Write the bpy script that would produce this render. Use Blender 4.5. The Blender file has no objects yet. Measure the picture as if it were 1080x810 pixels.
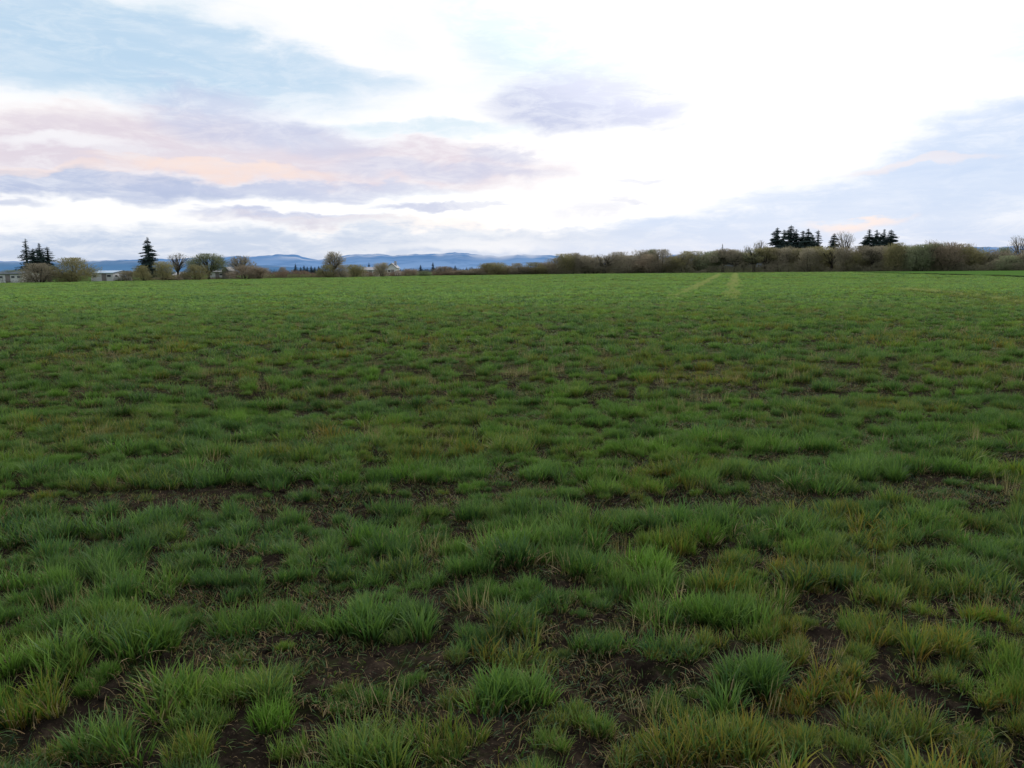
import bpy, math, random
import numpy as np
from mathutils import Vector, Matrix

random.seed(7)
RNG = np.random.default_rng(11)
scene = bpy.context.scene
COL = scene.collection
R = math.radians

# ------------------------------------------------------------------ camera
CAM_H = 1.6
F = 848.0
PITCH = math.atan(120.5 / F)
ROLL = 0.011
right0 = np.array([1.0, 0, 0])
fwd = np.array([0, math.cos(PITCH), -math.sin(PITCH)])
up0 = np.cross(right0, fwd)
camR = math.cos(ROLL) * right0 - math.sin(ROLL) * up0
camU = math.sin(ROLL) * right0 + math.cos(ROLL) * up0
cd = bpy.data.cameras.new('camera')
cam = bpy.data.objects.new('camera', cd)
COL.objects.link(cam)
M = Matrix(((camR[0], camU[0], -fwd[0], 0), (camR[1], camU[1], -fwd[1], 0),
            (camR[2], camU[2], -fwd[2], CAM_H), (0, 0, 0, 1)))
cam.matrix_world = M
cd.sensor_width = 36
cd.lens = F / 1080 * 36
cd.clip_start = 0.05
cd.clip_end = 40000
scene.camera = cam


def pdir(px, py):
    return fwd * F + camR * (px - 540) - camU * (py - 405)


def P(px, py, Y):
    """world point seen at a pixel of the photograph, at depth Y metres"""
    d = pdir(px, py)
    t = Y / d[1]
    return np.array([d[0] * t, Y, CAM_H + d[2] * t])


def ground_at(px, py):
    d = pdir(px, py)
    t = -CAM_H / d[2]
    return np.array([d[0] * t, d[1] * t])


def horizon_y(px):
    return 284.5 - ROLL * (px - 540)


def azel(px, py):
    d = pdir(px, py)
    d = d / np.linalg.norm(d)
    return math.degrees(math.atan2(d[0], d[1])), math.degrees(math.asin(d[2]))


# ------------------------------------------------------------------ noise in numpy
def _h(ix, iy, seed):
    n = (ix.astype(np.int64) * 374761393 + iy.astype(np.int64) * 668265263 + seed * 1442695041) & 0x7fffffff
    n = ((n ^ (n >> 13)) * 1274126177) & 0x7fffffff
    return ((n ^ (n >> 16)) & 0xffff) / 65535.0


def vnoise(x, y, seed=0):
    x = np.asarray(x, float); y = np.asarray(y, float)
    ix = np.floor(x); iy = np.floor(y)
    fx = x - ix; fy = y - iy
    fx = fx * fx * (3 - 2 * fx); fy = fy * fy * (3 - 2 * fy)
    a = _h(ix, iy, seed); b = _h(ix + 1, iy, seed)
    c = _h(ix, iy + 1, seed); d = _h(ix + 1, iy + 1, seed)
    return (a * (1 - fx) + b * fx) * (1 - fy) + (c * (1 - fx) + d * fx) * fy


def fbm(x, y, seed=0, octv=3):
    s = 0; a = 0.5; t = 0
    for o in range(octv):
        s = s + a * vnoise(x * 2 ** o, y * 2 ** o, seed + o * 17); t += a; a *= 0.5
    return s / t


def gz(x, y):
    """height of the field's soil"""
    r = np.hypot(x, y)
    near = np.clip(1 - (r - 15) / 25, 0, 1)
    z = (fbm(x * 1.7, y * 1.9, 3) - 0.5) * 0.09 * near
    z = z + (fbm(x * 9, y * 9, 5, 3) - 0.5) * 0.05 * near
    z = z + (fbm(x * 26, y * 26, 8, 2) - 0.5) * 0.022 * np.clip(1 - (r - 6) / 6, 0, 1)
    far = np.clip((r - 8) / 20, 0, 1) * np.clip(1 - (r - 150) / 60, 0, 1)
    z = z + (fbm(x / 16, y / 12, 21, 2) - 0.5) * 0.16 * far
    return z


# ------------------------------------------------------------------ helpers
def tag(o, label=None, cat=None, group=None, kind=None):
    if label: o['label'] = label
    if cat: o['category'] = cat
    if group: o['group'] = group
    if kind: o['kind'] = kind
    return o


def empty(name, loc, rz=0.0, sc=(1, 1, 1)):
    o = bpy.data.objects.new(name, None)
    COL.objects.link(o)
    o.location = loc; o.rotation_euler = (0, 0, rz); o.scale = sc
    o.empty_display_size = 0.2
    return o


def link(name, me, parent=None):
    o = bpy.data.objects.new(name, me)
    COL.objects.link(o)
    if parent: o.parent = parent
    return o


def mesh_np(name, verts, faces, mat, smooth=False):
    """verts (n,3), faces: list of int arrays each (m,k)"""
    me = bpy.data.meshes.new(name)
    verts = np.asarray(verts, np.float32)
    if not isinstance(faces, list): faces = [faces]
    faces = [np.asarray(f, np.int32) for f in faces if len(f)]
    me.vertices.add(len(verts))
    me.vertices.foreach_set('co', verts.ravel())
    nl = sum(f.size for f in faces); nf = sum(len(f) for f in faces)
    if nf:
        me.loops.add(nl)
        me.loops.foreach_set('vertex_index', np.concatenate([f.ravel() for f in faces]))
        me.polygons.add(nf)
        st = []; c = 0
        for f in faces:
            st.append(c + np.arange(len(f)) * f.shape[1]); c += f.size
        me.polygons.foreach_set('loop_start', np.concatenate(st).astype(np.int32))
        if smooth: me.polygons.foreach_set('use_smooth', np.ones(nf, bool))
    me.update(calc_edges=True)
    if mat: me.materials.append(mat)
    return me


def attr(me, name, data, typ='FLOAT', dom='POINT'):
    a = me.attributes.new(name, typ, dom)
    a.data.foreach_set('vector' if typ == 'FLOAT_VECTOR' else 'value', np.ascontiguousarray(data).ravel())


class MB:
    """collects boxes, tubes and polygons for one mesh"""
    def __init__(s): s.v = []; s.f = []
    def box(s, x0, x1, y0, y1, z0, z1):
        b = len(s.v)
        s.v += [(x, y, z) for z in (z0, z1) for y in (y0, y1) for x in (x0, x1)]
        s.f += [tuple(b + i for i in q) for q in ((0, 2, 3, 1), (4, 5, 7, 6), (0, 1, 5, 4), (2, 6, 7, 3), (0, 4, 6, 2), (1, 3, 7, 5))]
        return s
    def poly(s, pts):
        b = len(s.v); s.v += [tuple(p) for p in pts]; s.f.append(tuple(range(b, b + len(pts)))); return s
    def tube(s, pts, rad, n=5):
        b = len(s.v)
        pts = [np.array(p, float) for p in pts]
        for i, p in enumerate(pts):
            d = pts[min(i + 1, len(pts) - 1)] - pts[max(i - 1, 0)]
            d = d / (np.linalg.norm(d) + 1e-9)
            a = np.cross(d, [0.3, 0.9, 0.1]); a /= np.linalg.norm(a) + 1e-9
            c = np.cross(d, a)
            for k in range(n):
                t = 2 * math.pi * k / n
                s.v.append(tuple(p + rad[i] * (a * math.cos(t) + c * math.sin(t))))
        for i in range(len(pts) - 1):
            for k in range(n):
                k2 = (k + 1) % n
                s.f.append((b + i * n + k, b + i * n + k2, b + (i + 1) * n + k2, b + (i + 1) * n + k))
        s.f.append(tuple(b + (len(pts) - 1) * n + k for k in range(n)))
        return s
    def build(s, name, mat, parent=None):
        me = bpy.data.meshes.new(name)
        me.from_pydata(s.v, [], s.f); me.update()
        me.materials.append(mat)
        return link(name, me, parent)


# ------------------------------------------------------------------ node helpers
class NT:
    def __init__(s, tree): s.t = tree; s.n = tree.nodes; s.l = tree.links
    def new(s, typ, **kw):
        n = s.n.new(typ)
        for k, v in kw.items(): setattr(n, k, v)
        return n
    def sock(s, inp, v):
        if hasattr(v, 'is_output') or isinstance(v, bpy.types.NodeSocket): s.l.new(v, inp)
        elif v is not None: inp.default_value = v
    def math(s, op, a, b=None, c=None, clamp=False):
        n = s.new('ShaderNodeMath', operation=op, use_clamp=clamp)
        s.sock(n.inputs[0], a)
        if b is not None: s.sock(n.inputs[1], b)
        if c is not None: s.sock(n.inputs[2], c)
        return n.outputs[0]
    def mix(s, f, a, b, blend='MIX'):
        n = s.new('ShaderNodeMix', data_type='RGBA', blend_type=blend)
        s.sock(n.inputs['Factor'], f)
        for nm, v in (('A', a), ('B', b)):
            i = [q for q in n.inputs if q.name == nm and q.type == 'RGBA'][0]
            s.sock(i, (*v, 1) if isinstance(v, tuple) and len(v) == 3 else v)
        return [q for q in n.outputs if q.type == 'RGBA'][0]
    def noise(s, vec, scale, detail=3, rough=0.55, dist=0.0):
        n = s.new('ShaderNodeTexNoise')
        if vec is not None: s.l.new(vec, n.inputs['Vector'])
        n.inputs['Scale'].default_value = scale; n.inputs['Detail'].default_value = detail
        n.inputs['Roughness'].default_value = rough; n.inputs['Distortion'].default_value = dist
        return n.outputs['Fac']
    def ramp(s, v, lo, hi, smooth=True):
        n = s.new('ShaderNodeMapRange', interpolation_type='SMOOTHSTEP' if smooth else 'LINEAR')
        s.sock(n.inputs['Value'], v)
        n.inputs['From Min'].default_value = lo; n.inputs['From Max'].default_value = hi
        return n.outputs['Result']
    def comb(s, x, y, z):
        n = s.new('ShaderNodeCombineXYZ')
        for i, v in zip(n.inputs, (x, y, z)): s.sock(i, v)
        return n.outputs[0]
    def attr(s, name, typ='GEOMETRY'):
        n = s.new('ShaderNodeAttribute', attribute_name=name, attribute_type=typ)
        return n


def new_mat(name):
    m = bpy.data.materials.new(name); m.use_nodes = True
    t = NT(m.node_tree); t.n.clear()
    out = t.new('ShaderNodeOutputMaterial')
    return m, t, out


def scaled_pos(t, sx, sy, sz):
    g = t.new('ShaderNodeNewGeometry')
    v = t.new('ShaderNodeVectorMath', operation='MULTIPLY')
    t.l.new(g.outputs['Position'], v.inputs[0]); v.inputs[1].default_value = (sx, sy, sz)
    return v.outputs[0]


# ------------------------------------------------------------------ materials
def mat_blade():
    m, t, out = new_mat('grass_blades')
    tint = t.attr('tint').outputs['Fac']      # per blade
    along = t.attr('along').outputs['Fac']
    dead = t.attr('dead').outputs['Fac']
    ih = t.attr('hue', 'INSTANCER').outputs['Fac']   # per tuft 0..1
    idry = t.attr('dry', 'INSTANCER').outputs['Fac']
    p1 = scaled_pos(t, 1, 1, 0)
    big = t.ramp(t.noise(p1, 0.55, 3), 0.35, 0.65)
    fine = t.ramp(t.noise(p1, 3.1, 2), 0.35, 0.65)
    green = t.mix(ih, (0.016, 0.080, 0.044), (0.120, 0.262, 0.026))
    green = t.mix(t.math('MULTIPLY', big, 0.5), green, (0.050, 0.135, 0.072))
    green = t.mix(t.math('MULTIPLY', t.math('POWER', tint, 2.0), 0.75), green, (0.25, 0.44, 0.065))
    # tips brighter, feet browner, with shade between the blades painted in dark
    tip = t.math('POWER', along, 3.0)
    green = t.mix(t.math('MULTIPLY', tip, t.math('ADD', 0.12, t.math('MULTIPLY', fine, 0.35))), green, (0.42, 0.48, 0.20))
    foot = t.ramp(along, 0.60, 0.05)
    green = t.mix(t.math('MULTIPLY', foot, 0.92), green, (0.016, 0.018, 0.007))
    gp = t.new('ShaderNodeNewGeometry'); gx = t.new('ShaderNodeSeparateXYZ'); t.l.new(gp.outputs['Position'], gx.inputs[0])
    green = t.mix(t.math('MULTIPLY', t.ramp(gx.outputs[1], 7, 55), 0.8), green, t.mix(1.0, green, (2.9, 2.45, 2.8), 'MULTIPLY'))  # canopy shade and lens falloff put into colour: grass brightens with distance
    cell = t.ramp(t.noise(p1, 1.9, 2), 0.33, 0.67)
    green = t.mix(t.math('MULTIPLY', cell, 0.55), green, t.mix(1.0, green, (0.30, 0.38, 0.52), 'MULTIPLY'))
    yel = t.math('MULTIPLY', idry, t.ramp(tint, 0.15, 0.9))
    green = t.mix(yel, green, t.mix(t.ramp(fine, 0.2, 0.9), (0.34, 0.17, 0.035), (0.34, 0.28, 0.05)))
    green = t.mix(t.ramp(ih, 1.2, 2.0), green, (0.52, 0.50, 0.22))
    straw = t.mix(tint, (0.14, 0.075, 0.028), (0.55, 0.43, 0.24))
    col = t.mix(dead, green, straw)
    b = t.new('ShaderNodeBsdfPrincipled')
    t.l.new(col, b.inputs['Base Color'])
    b.inputs['Roughness'].default_value = 0.6
    b.inputs['Specular IOR Level'].default_value = 0.12
    tr = t.new('ShaderNodeBsdfTranslucent')
    t.l.new(t.mix(0.5, col, (0.15, 0.32, 0.02), 'MIX'), tr.inputs['Color'])
    mx = t.new('ShaderNodeMixShader'); mx.inputs[0].default_value = 0.28
    t.l.new(b.outputs[0], mx.inputs[1]); t.l.new(tr.outputs[0], mx.inputs[2])
    t.l.new(mx.outputs[0], out.inputs['Surface'])
    return m


def mat_ground():
    m, t, out = new_mat('field_soil')
    p = scaled_pos(t, 1, 1, 1)
    n1 = t.noise(p, 1.3, 4); n2 = t.noise(p, 11, 5, 0.7); n3 = t.noise(p, 70, 3, 0.7)
    soil = t.mix(t.ramp(n1, 0.3, 0.7), (0.009, 0.0072, 0.0058), (0.028, 0.021, 0.016))
    soil = t.mix(t.math('MULTIPLY', t.ramp(n2, 0.45, 0.75), 0.7), soil, (0.070, 0.053, 0.038))
    soil = t.mix(t.math('MULTIPLY', t.ramp(n3, 0.58, 0.75), 0.6), soil, (0.16, 0.125, 0.08))
    moss = t.mix(t.noise(p, 23, 3, 0.7), (0.012, 0.022, 0.006), (0.045, 0.060, 0.018))
    col = t.mix(t.math('MULTIPLY', t.ramp(t.noise(p, 5.7, 6, 0.75), 0.50, 0.66), 0.8), soil, moss)
    # the sheet further out carries short turf
    g = t.new('ShaderNodeNewGeometry')
    ln = t.new('ShaderNodeVectorMath', operation='LENGTH'); t.l.new(g.outputs['Position'], ln.inputs[0])
    turf = t.mix(t.ramp(t.noise(scaled_pos(t, 0.1, 0.25, 1), 1.0, 5, 0.6), 0.3, 0.7), (0.070, 0.150, 0.040), (0.120, 0.195, 0.055))
    col = t.mix(t.ramp(ln.outputs['Value'], 14, 60), col, turf)
    b = t.new('ShaderNodeBsdfPrincipled'); t.l.new(col, b.inputs['Base Color'])
    b.inputs['Roughness'].default_value = 1.0; b.inputs['Specular IOR Level'].default_value = 0.0
    bp = t.new('ShaderNodeBump'); bp.inputs['Strength'].default_value = 0.9; bp.inputs['Distance'].default_value = 0.02
    t.l.new(t.math('ADD', n2, t.math('MULTIPLY', n3, 0.35)), bp.inputs['Height']); t.l.new(bp.outputs[0], b.inputs['Normal'])
    t.l.new(b.outputs[0], out.inputs['Surface'])
    return m


def mat_twig(name, c1, c2, c3):
    c1, c2, c3 = [tuple(min(0.8, q * 1.22 * k) for i, (q, k) in enumerate(zip(c, (0.97, 1.0, 0.93)))) for c in (c1, c2, c3)]
    m, t, out = new_mat(name)
    p = scaled_pos(t, 1, 1, 1)
    col = t.mix(t.ramp(t.noise(p, 0.35, 4, 0.65), 0.3, 0.7), c1, c2)
    col = t.mix(t.ramp(t.noise(p, 1.5, 3, 0.6), 0.52, 0.68), col, c3)
    oi = t.new('ShaderNodeObjectInfo')
    col = t.mix(t.math('MULTIPLY', oi.outputs['Random'], 0.45), col, tuple(q * 0.6 for q in c1))
    a = t.new('ShaderNodeBsdfDiffuse'); b = t.new('ShaderNodeBsdfTranslucent')
    t.l.new(col, a.inputs['Color']); t.l.new(col, b.inputs['Color'])
    mx = t.new('ShaderNodeMixShader'); mx.inputs[0].default_value = 0.4
    t.l.new(a.outputs[0], mx.inputs[1]); t.l.new(b.outputs[0], mx.inputs[2]); t.l.new(mx.outputs[0], out.inputs['Surface'])
    return m


def mat_mottled(name, c1, c2, scale=0.5, rough=0.9, stretch=(1, 1, 1), haze=0.0, hazecol=(0.30, 0.42, 0.62), c3=None, spec=0.15, objvar=0.0):
    m, t, out = new_mat(name)
    p = scaled_pos(t, *stretch)
    col = t.mix(t.ramp(t.noise(p, scale, 4, 0.65), 0.3, 0.7), c1, c2)
    if c3: col = t.mix(t.ramp(t.noise(p, scale * 4.3, 3, 0.6), 0.52, 0.68), col, c3)
    if objvar:
        oi = t.new('ShaderNodeObjectInfo')
        col = t.mix(t.math('MULTIPLY', oi.outputs['Random'], objvar), col, tuple(min(1, q * 0.45) for q in c1))
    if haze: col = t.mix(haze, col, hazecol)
    b = t.new('ShaderNodeBsdfPrincipled'); t.l.new(col, b.inputs['Base Color'])
    b.inputs['Roughness'].default_value = rough; b.inputs['Specular IOR Level'].default_value = spec
    t.l.new(b.outputs[0], out.inputs['Surface'])
    return m


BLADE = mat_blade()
SOIL = mat_ground()
BARK = mat_mottled('bark', (0.035, 0.030, 0.026), (0.075, 0.065, 0.055), 2.0)
BARK_PALE = mat_mottled('pale_bark', (0.07, 0.065, 0.058), (0.14, 0.13, 0.115), 2.0)
TW = {
    'grey': mat_twig('twigs_grey_brown', (0.27, 0.235, 0.19), (0.38, 0.335, 0.26), (0.20, 0.18, 0.15)),
    'olive': mat_twig('twigs_olive', (0.235, 0.215, 0.12), (0.33, 0.295, 0.165), (0.18, 0.17, 0.11)),
    'russet': mat_twig('twigs_russet', (0.26, 0.205, 0.16), (0.34, 0.275, 0.215), (0.20, 0.17, 0.14)),
    'mossy': mat_twig('twigs_mossy_green', (0.20, 0.22, 0.14), (0.29, 0.31, 0.20), (0.16, 0.17, 0.13)),
}
NEEDLE = mat_mottled('conifer_needles', (0.034, 0.066, 0.060), (0.075, 0.115, 0.090), 0.6, haze=0.03, c3=(0.012, 0.022, 0.022))
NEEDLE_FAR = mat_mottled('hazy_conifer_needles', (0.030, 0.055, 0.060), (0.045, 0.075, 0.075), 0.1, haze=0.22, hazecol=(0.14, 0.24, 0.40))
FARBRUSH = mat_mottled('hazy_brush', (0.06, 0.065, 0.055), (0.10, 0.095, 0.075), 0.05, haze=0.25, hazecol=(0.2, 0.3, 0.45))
TRUNKS = {'bark': BARK, 'pale': BARK_PALE}
DIRECT = {k: i for i, k in enumerate(TW)}

# ------------------------------------------------------------------ ground sheet
def build_ground():
    fine = np.radians(np.linspace(-46, 46, 370))
    coarse = np.radians(np.linspace(46, 314, 70))[1:-1]
    th = np.concatenate([fine, coarse]); nt = len(th)
    rr = [0.25]
    while rr[-1] < 14000:
        r = rr[-1]
        rr.append(r + (max(0.02, r * 0.0075) if r < 16 else r * (0.02 if r < 300 else 0.08)))
    rr = np.array(rr)
    RR, TT = np.meshgrid(rr, th, indexing='ij')
    X = RR * np.sin(TT); Y = RR * np.cos(TT)
    Z = gz(X, Y)
    v = np.stack([X, Y, Z], -1).reshape(-1, 3)
    n = len(rr)
    i, j = np.meshgrid(np.arange(n - 1), np.arange(nt), indexing='ij')
    j2 = (j + 1) % nt
    f = np.stack([i * nt + j, i * nt + j2, (i + 1) * nt + j2, (i + 1) * nt + j], -1).reshape(-1, 4)[:, ::-1]
    cen = np.arange(nt)[None, :]
    v = np.vstack([v]); 
    me = mesh_np('ground', v, [f, cen], SOIL, smooth=True)
    tag(link('ground', me), kind='structure')


build_ground()


def sheet(name, outline, z, mat):
    me = bpy.data.meshes.new(name)
    me.from_pydata([(p[0], p[1], z) for p in outline], [], [tuple(range(len(outline)))])
    me.update(); me.materials.append(mat)
    return tag(link(name, me), kind='structure')


# the neighbouring, fresher field beyond the ditch at the right
ditch_px = [(905, 287.6), (960, 289.0), (1010, 290.2), (1080, 292.4), (1180, 297.0)]
ditch = [ground_at(*p) for p in ditch_px]
back = [ground_at(1180, 283.6), ground_at(1080, 284.6), ground_at(1000, 285.6), ground_at(930, 286.4), ground_at(890, 287.0)]
FRESH = mat_mottled('fresh_crop', (0.075, 0.160, 0.036), (0.088, 0.175, 0.042), 0.05, stretch=(0.2, 1, 1), spec=0.0)
sheet('neighbouring_field', [tuple(p) for p in ditch] + [tuple(p) for p in back], 0.11, FRESH)

DITCH = mat_mottled('ditch_grass', (0.018, 0.030, 0.012), (0.030, 0.045, 0.018), 0.8, spec=0.0)
DITCH_PTS = ditch

# wheel tracks pressed into the crop, far out
TRACK = mat_mottled('pressed_pale_grass', (0.125, 0.175, 0.055), (0.15, 0.19, 0.065), 1.3, c3=(0.085, 0.14, 0.045), spec=0.0)
track_lines = [[ground_at(*p) for p in [(775.5, 288.6), (775, 292), (774.5, 298), (773, 305), (771.5, 316)]],
               [ground_at(*p) for p in [(759, 289.4), (755, 292), (748, 296), (738, 301), (726, 307), (708, 318)]]]


def strip(name, pts, w, z, mat, wob=0.25):
    dense = []
    for a, b in zip(pts[:-1], pts[1:]):
        k = max(2, int(np.linalg.norm(b - a) / 2.0))
        for i in range(k): dense.append(a + (b - a) * i / k)
    dense.append(pts[-1])
    v = []; f = []
    for i, p in enumerate(dense):
        d = dense[min(i + 1, len(dense) - 1)] - dense[max(0, i - 1)]
        d = d / np.linalg.norm(d); nrm = np.array([-d[1], d[0]])
        fade = min(1, (i + .6) / 6, (len(dense) - i) / (0.55 * len(dense)))
        for s in (-1, 1):
            ww = w * 0.5 * fade * (1 + random.uniform(-wob, wob))
            q = p + nrm * s * ww
            v.append((q[0], q[1], z + float(gz(q[0], q[1]))))
    for i in range(len(dense) - 1): f.append((2 * i, 2 * i + 1, 2 * i + 3, 2 * i + 2))
    me = bpy.data.meshes.new(name); me.from_pydata(v, [], f); me.update(); me.materials.append(mat)
    return tag(link(name, me), kind='structure')




strip('ditch', DITCH_PTS, 2.6, 0.16, DITCH, 0.3)


def seg_dist(x, y, pts):
    best = np.full(np.shape(x), 1e9)
    for a, b in zip(pts[:-1], pts[1:]):
        ab = b - a; L = ab @ ab
        t = np.clip(((x - a[0]) * ab[0] + (y - a[1]) * ab[1]) / L, 0, 1)
        best = np.minimum(best, np.hypot(x - a[0] - t * ab[0], y - a[1] - t * ab[1]))
    return best


# ------------------------------------------------------------------ grass
def make_blades(n, rx, ry, h, w, segs, dead=0.12, lean=0.75, rng=RNG, centers=None, flat=0.0):
    """n curved tapering blades; returns verts, quads, tris, attributes"""
    ang = rng.uniform(0, 2 * math.pi, n)
    rad = np.sqrt(rng.uniform(0, 1, n)) ** 0.9
    bx = np.cos(ang) * rad * rx; by = np.sin(ang) * rad * ry
    if centers is not None:
        c = centers[rng.integers(0, len(centers), n)]
        bx = bx + c[:, 0]; by = by + c[:, 1]
    isdead = rng.uniform(0, 1, n) < dead
    hh = h * rng.uniform(0.5, 1.0, n) * (1 - 0.35 * rad ** 2)
    la = ang + rng.normal(0, 0.9, n)               # direction of lean
    ln = lean * (0.15 + 0.85 * rad) * rng.uniform(0.3, 1.3, n)
    ln = np.where(isdead & (rng.uniform(0, 1, n) < 0.55), rng.uniform(1.1, 1.75, n), ln)
    hh = np.where(isdead, hh * rng.uniform(0.35, 0.9, n), hh)
    curl = rng.uniform(0.0, 0.85, n)
    fa = la + math.pi / 2 + rng.normal(0, 0.7, n)
    ww = w * rng.uniform(0.6, 1.15, n) * np.where(isdead, 0.75, 1)
    K = segs
    vs = []; al = []
    px = bx.copy(); py = by.copy(); pz = np.zeros(n) - 0.015
    for k in range(K + 1):
        t = k / K
        if k:
            a = ln * 0.55 + curl * t * t * 1.25
            a = np.minimum(a, 1.9)
            st = hh / K
            px = px + np.sin(a) * np.cos(la) * st; py = py + np.sin(a) * np.sin(la) * st; pz = pz + np.cos(a) * st
            pz = np.maximum(pz, 0.004 + 0.01 * rng.uniform(0, 1, n))
        wd = ww * 0.5 * (1 - t ** 1.6) * (0.75 + 0.5 * min(1, t * 3) if t < 1 else 1)
        dx = np.cos(fa) * wd; dy = np.sin(fa) * wd
        if k < K:
            vs.append(np.stack([px - dx, py - dy, pz], -1)); vs.append(np.stack([px + dx, py + dy, pz], -1))
            al += [t, t]
        else:
            vs.append(np.stack([px, py, pz], -1)); al.append(t)
    nv = 2 * K + 1
    V = np.stack(vs, 1).reshape(-1, 3)
    base = (np.arange(n) * nv)[:, None]
    Q = []
    for k in range(K - 1):
        Q.append(base + np.array([[2 * k, 2 * k + 1, 2 * k + 3, 2 * k + 2]]))
    Q = np.concatenate(Q) if Q else np.zeros((0, 4), int)
    T = base + np.array([[2 * K - 2, 2 * K - 1, 2 * K]])
    along = np.tile(np.array(al), n)
    tint = np.repeat(rng.uniform(0, 1, n), nv)
    dd = np.repeat(isdead.astype(float), nv)
    return V, Q, T, along, tint, dd


class Pack:
    def __init__(s): s.V = []; s.Q = []; s.T = []; s.A = []; s.N = []; s.D = []; s.var = []; s.c = 0; s.nv = 0
    def add(s, b, var=None):
        V, Q, T, a, n, d = b
        s.V.append(V); s.Q.append(Q + s.c); s.T.append(T + s.c); s.A.append(a); s.N.append(n); s.D.append(d)
        if var is None: var = s.nv; s.nv += 1
        s.var.append(np.full(len(V), var)); s.c += len(V)
        return var


def place_on_ground(b, ox, oy, oz, s=1.0):
    return b


pack = Pack()
LOD1 = []; LOD2 = []; LOD3 = []; LOD4 = []; DRY = []
for k in range(16):      # tufts one can look into
    rg = np.random.default_rng(100 + k)
    sub = rg.normal(0, 1, (9, 2)) * np.array([[0.066, 0.046]])
    n = 400
    va = pack.add(make_blades(n, 0.045, 0.04, rg.uniform(0.17, 0.22), 0.0068, 5, dead=rg.uniform(0.10, 0.34), lean=0.85, rng=rg, centers=sub))
    # a skirt of dead litter and short leaves
    pack.add(make_blades(70, 0.14, 0.10, 0.09, 0.0045, 3, dead=0.8, lean=1.4, rng=rg), va)
    LOD1.append(va)
for k in range(10):
    rg = np.random.default_rng(200 + k)
    sub = rg.normal(0, 1, (7, 2)) * np.array([[0.066, 0.046]])
    LOD2.append(pack.add(make_blades(210, 0.06, 0.05, rg.uniform(0.17, 0.23), 0.0105, 3, dead=rg.uniform(0.08, 0.30), lean=0.85, rng=rg, centers=sub)))
for k in range(8):
    rg = np.random.default_rng(300 + k)
    LOD3.append(pack.add(make_blades(85, 0.15, 0.10, rg.uniform(0.18, 0.24), 0.018, 2, dead=rg.uniform(0.02, 0.12), lean=0.9, rng=rg)))
for k in range(8):
    rg = np.random.default_rng(400 + k)
    c = np.stack([rg.uniform(-0.9, 0.9, 16), rg.uniform(-0.9, 0.9, 16)], -1)
    LOD4.append(pack.add(make_blades(460, 0.20, 0.15, 0.20, 0.036, 2, dead=0.05, lean=0.9, rng=rg, centers=c)))
for k in range(4):       # dry upright stubble
    rg = np.random.default_rng(500 + k)
    DRY.append(pack.add(make_blades(46, 0.13, 0.06, 0.19, 0.0045, 3, dead=1.0, lean=0.5, rng=rg)))
    pack.V[-1][:, 2] = np.maximum(pack.V[-1][:, 2], 0)
    V = pack.V[-1]
    # stand most of them up
    up = np.repeat(rg.uniform(0, 1, 46) < 0.45, 7)
    al = pack.A[-1]
    V[up, 2] = np.maximum(V[up, 2], al[up] * 0.15)
LITTER = []
for k in range(8):       # short dull leaves and litter that fill between the tussocks
    rg = np.random.default_rng(700 + k)
    b = make_blades(170, 0.30, 0.26, 0.10, 0.0042, 3, dead=0.5, lean=1.9, rng=rg); b[0][:, 2] *= 0.5; b[4][:] *= 0.5
    LITTER.append(pack.add(b))
LITTER_FAR = []
for k in range(4):
    rg = np.random.default_rng(750 + k)
    b = make_blades(90, 0.42, 0.36, 0.11, 0.013, 2, dead=0.4, lean=1.8, rng=rg); b[0][:, 2] *= 0.45; b[4][:] *= 0.6; LITTER_FAR.append(pack.add(b))
STRAW = []
for k in range(4):       # straw lying flat
    rg = np.random.default_rng(600 + k)
    b = make_blades(34, 0.30, 0.25, 0.15, 0.004, 3, dead=1.0, lean=1.9, rng=rg)
    b[0][:, 2] = np.clip(b[0][:, 2], 0.0, 0.012)
    STRAW.append(pack.add(b))

# --- where the tufts stand.  Drill rows run across the view.
pts = []   # x, y, var, rot, sx, sz, hue, dry


def hue_dry(x, y):
    hue = np.clip(0.42 + 1.7 * (fbm(x * 0.5, y * 0.9, 31) - 0.5) + RNG.normal(0, 0.34, np.shape(x)), 0, 1)
    dry = np.clip((fbm(x * 0.7 + 50, y * 1.0, 41) - 0.53) * 2.3 + RNG.normal(0.13, 0.26, np.shape(x)), 0, 1)
    dry = np.maximum(dry, 0.75 * np.exp(-((seg_dist(x, y, streak)) / 1.8) ** 2))
    return hue, dry


streak = [ground_at(950, 306), ground_at(1010, 311), ground_at(1100, 322)]

# larger tussocks that stand out: (px, py of foot, width px, hue, dry, label)
TUSS = [
    (905, 506, 100, 0.75, 0.05, 'tall rounded bright green grass tussock beside bare pale soil strip'),
    (400, 668, 125, 0.35, 0.03, 'broad dark green grass tussock spreading over bare soil'),
    (795, 728, 150, 0.30, 0.03, 'widest deep green grass tussock near the lower right of the field'),
    (273, 664, 100, 0.50, 0.08, 'green grass tussock just left of the broad dark one'),
    (760, 655, 95, 0.60, 0.05, 'mid green grass tussock above the widest tussock'),
    (392, 800, 120, 0.45, 0.30, 'long bladed grass tussock with straw tips nearest the camera'),
    (535, 738, 90, 0.75, 0.08, 'fresh light green grass tussock right of the long bladed one'),
    (742, 508, 62, 0.70, 0.08, 'compact bright green grass tussock left of the tall rounded one'),
    (740, 800, 120, 0.5, 0.65, 'yellowing grass tussock with orange dead leaves at the lower edge'),
    (160, 690, 85, 0.75, 0.12, 'small yellow green grass tussock at the left of the field'),
]
tuss_xy = np.array([ground_at(t[0], t[1]) for t in TUSS])

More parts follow.
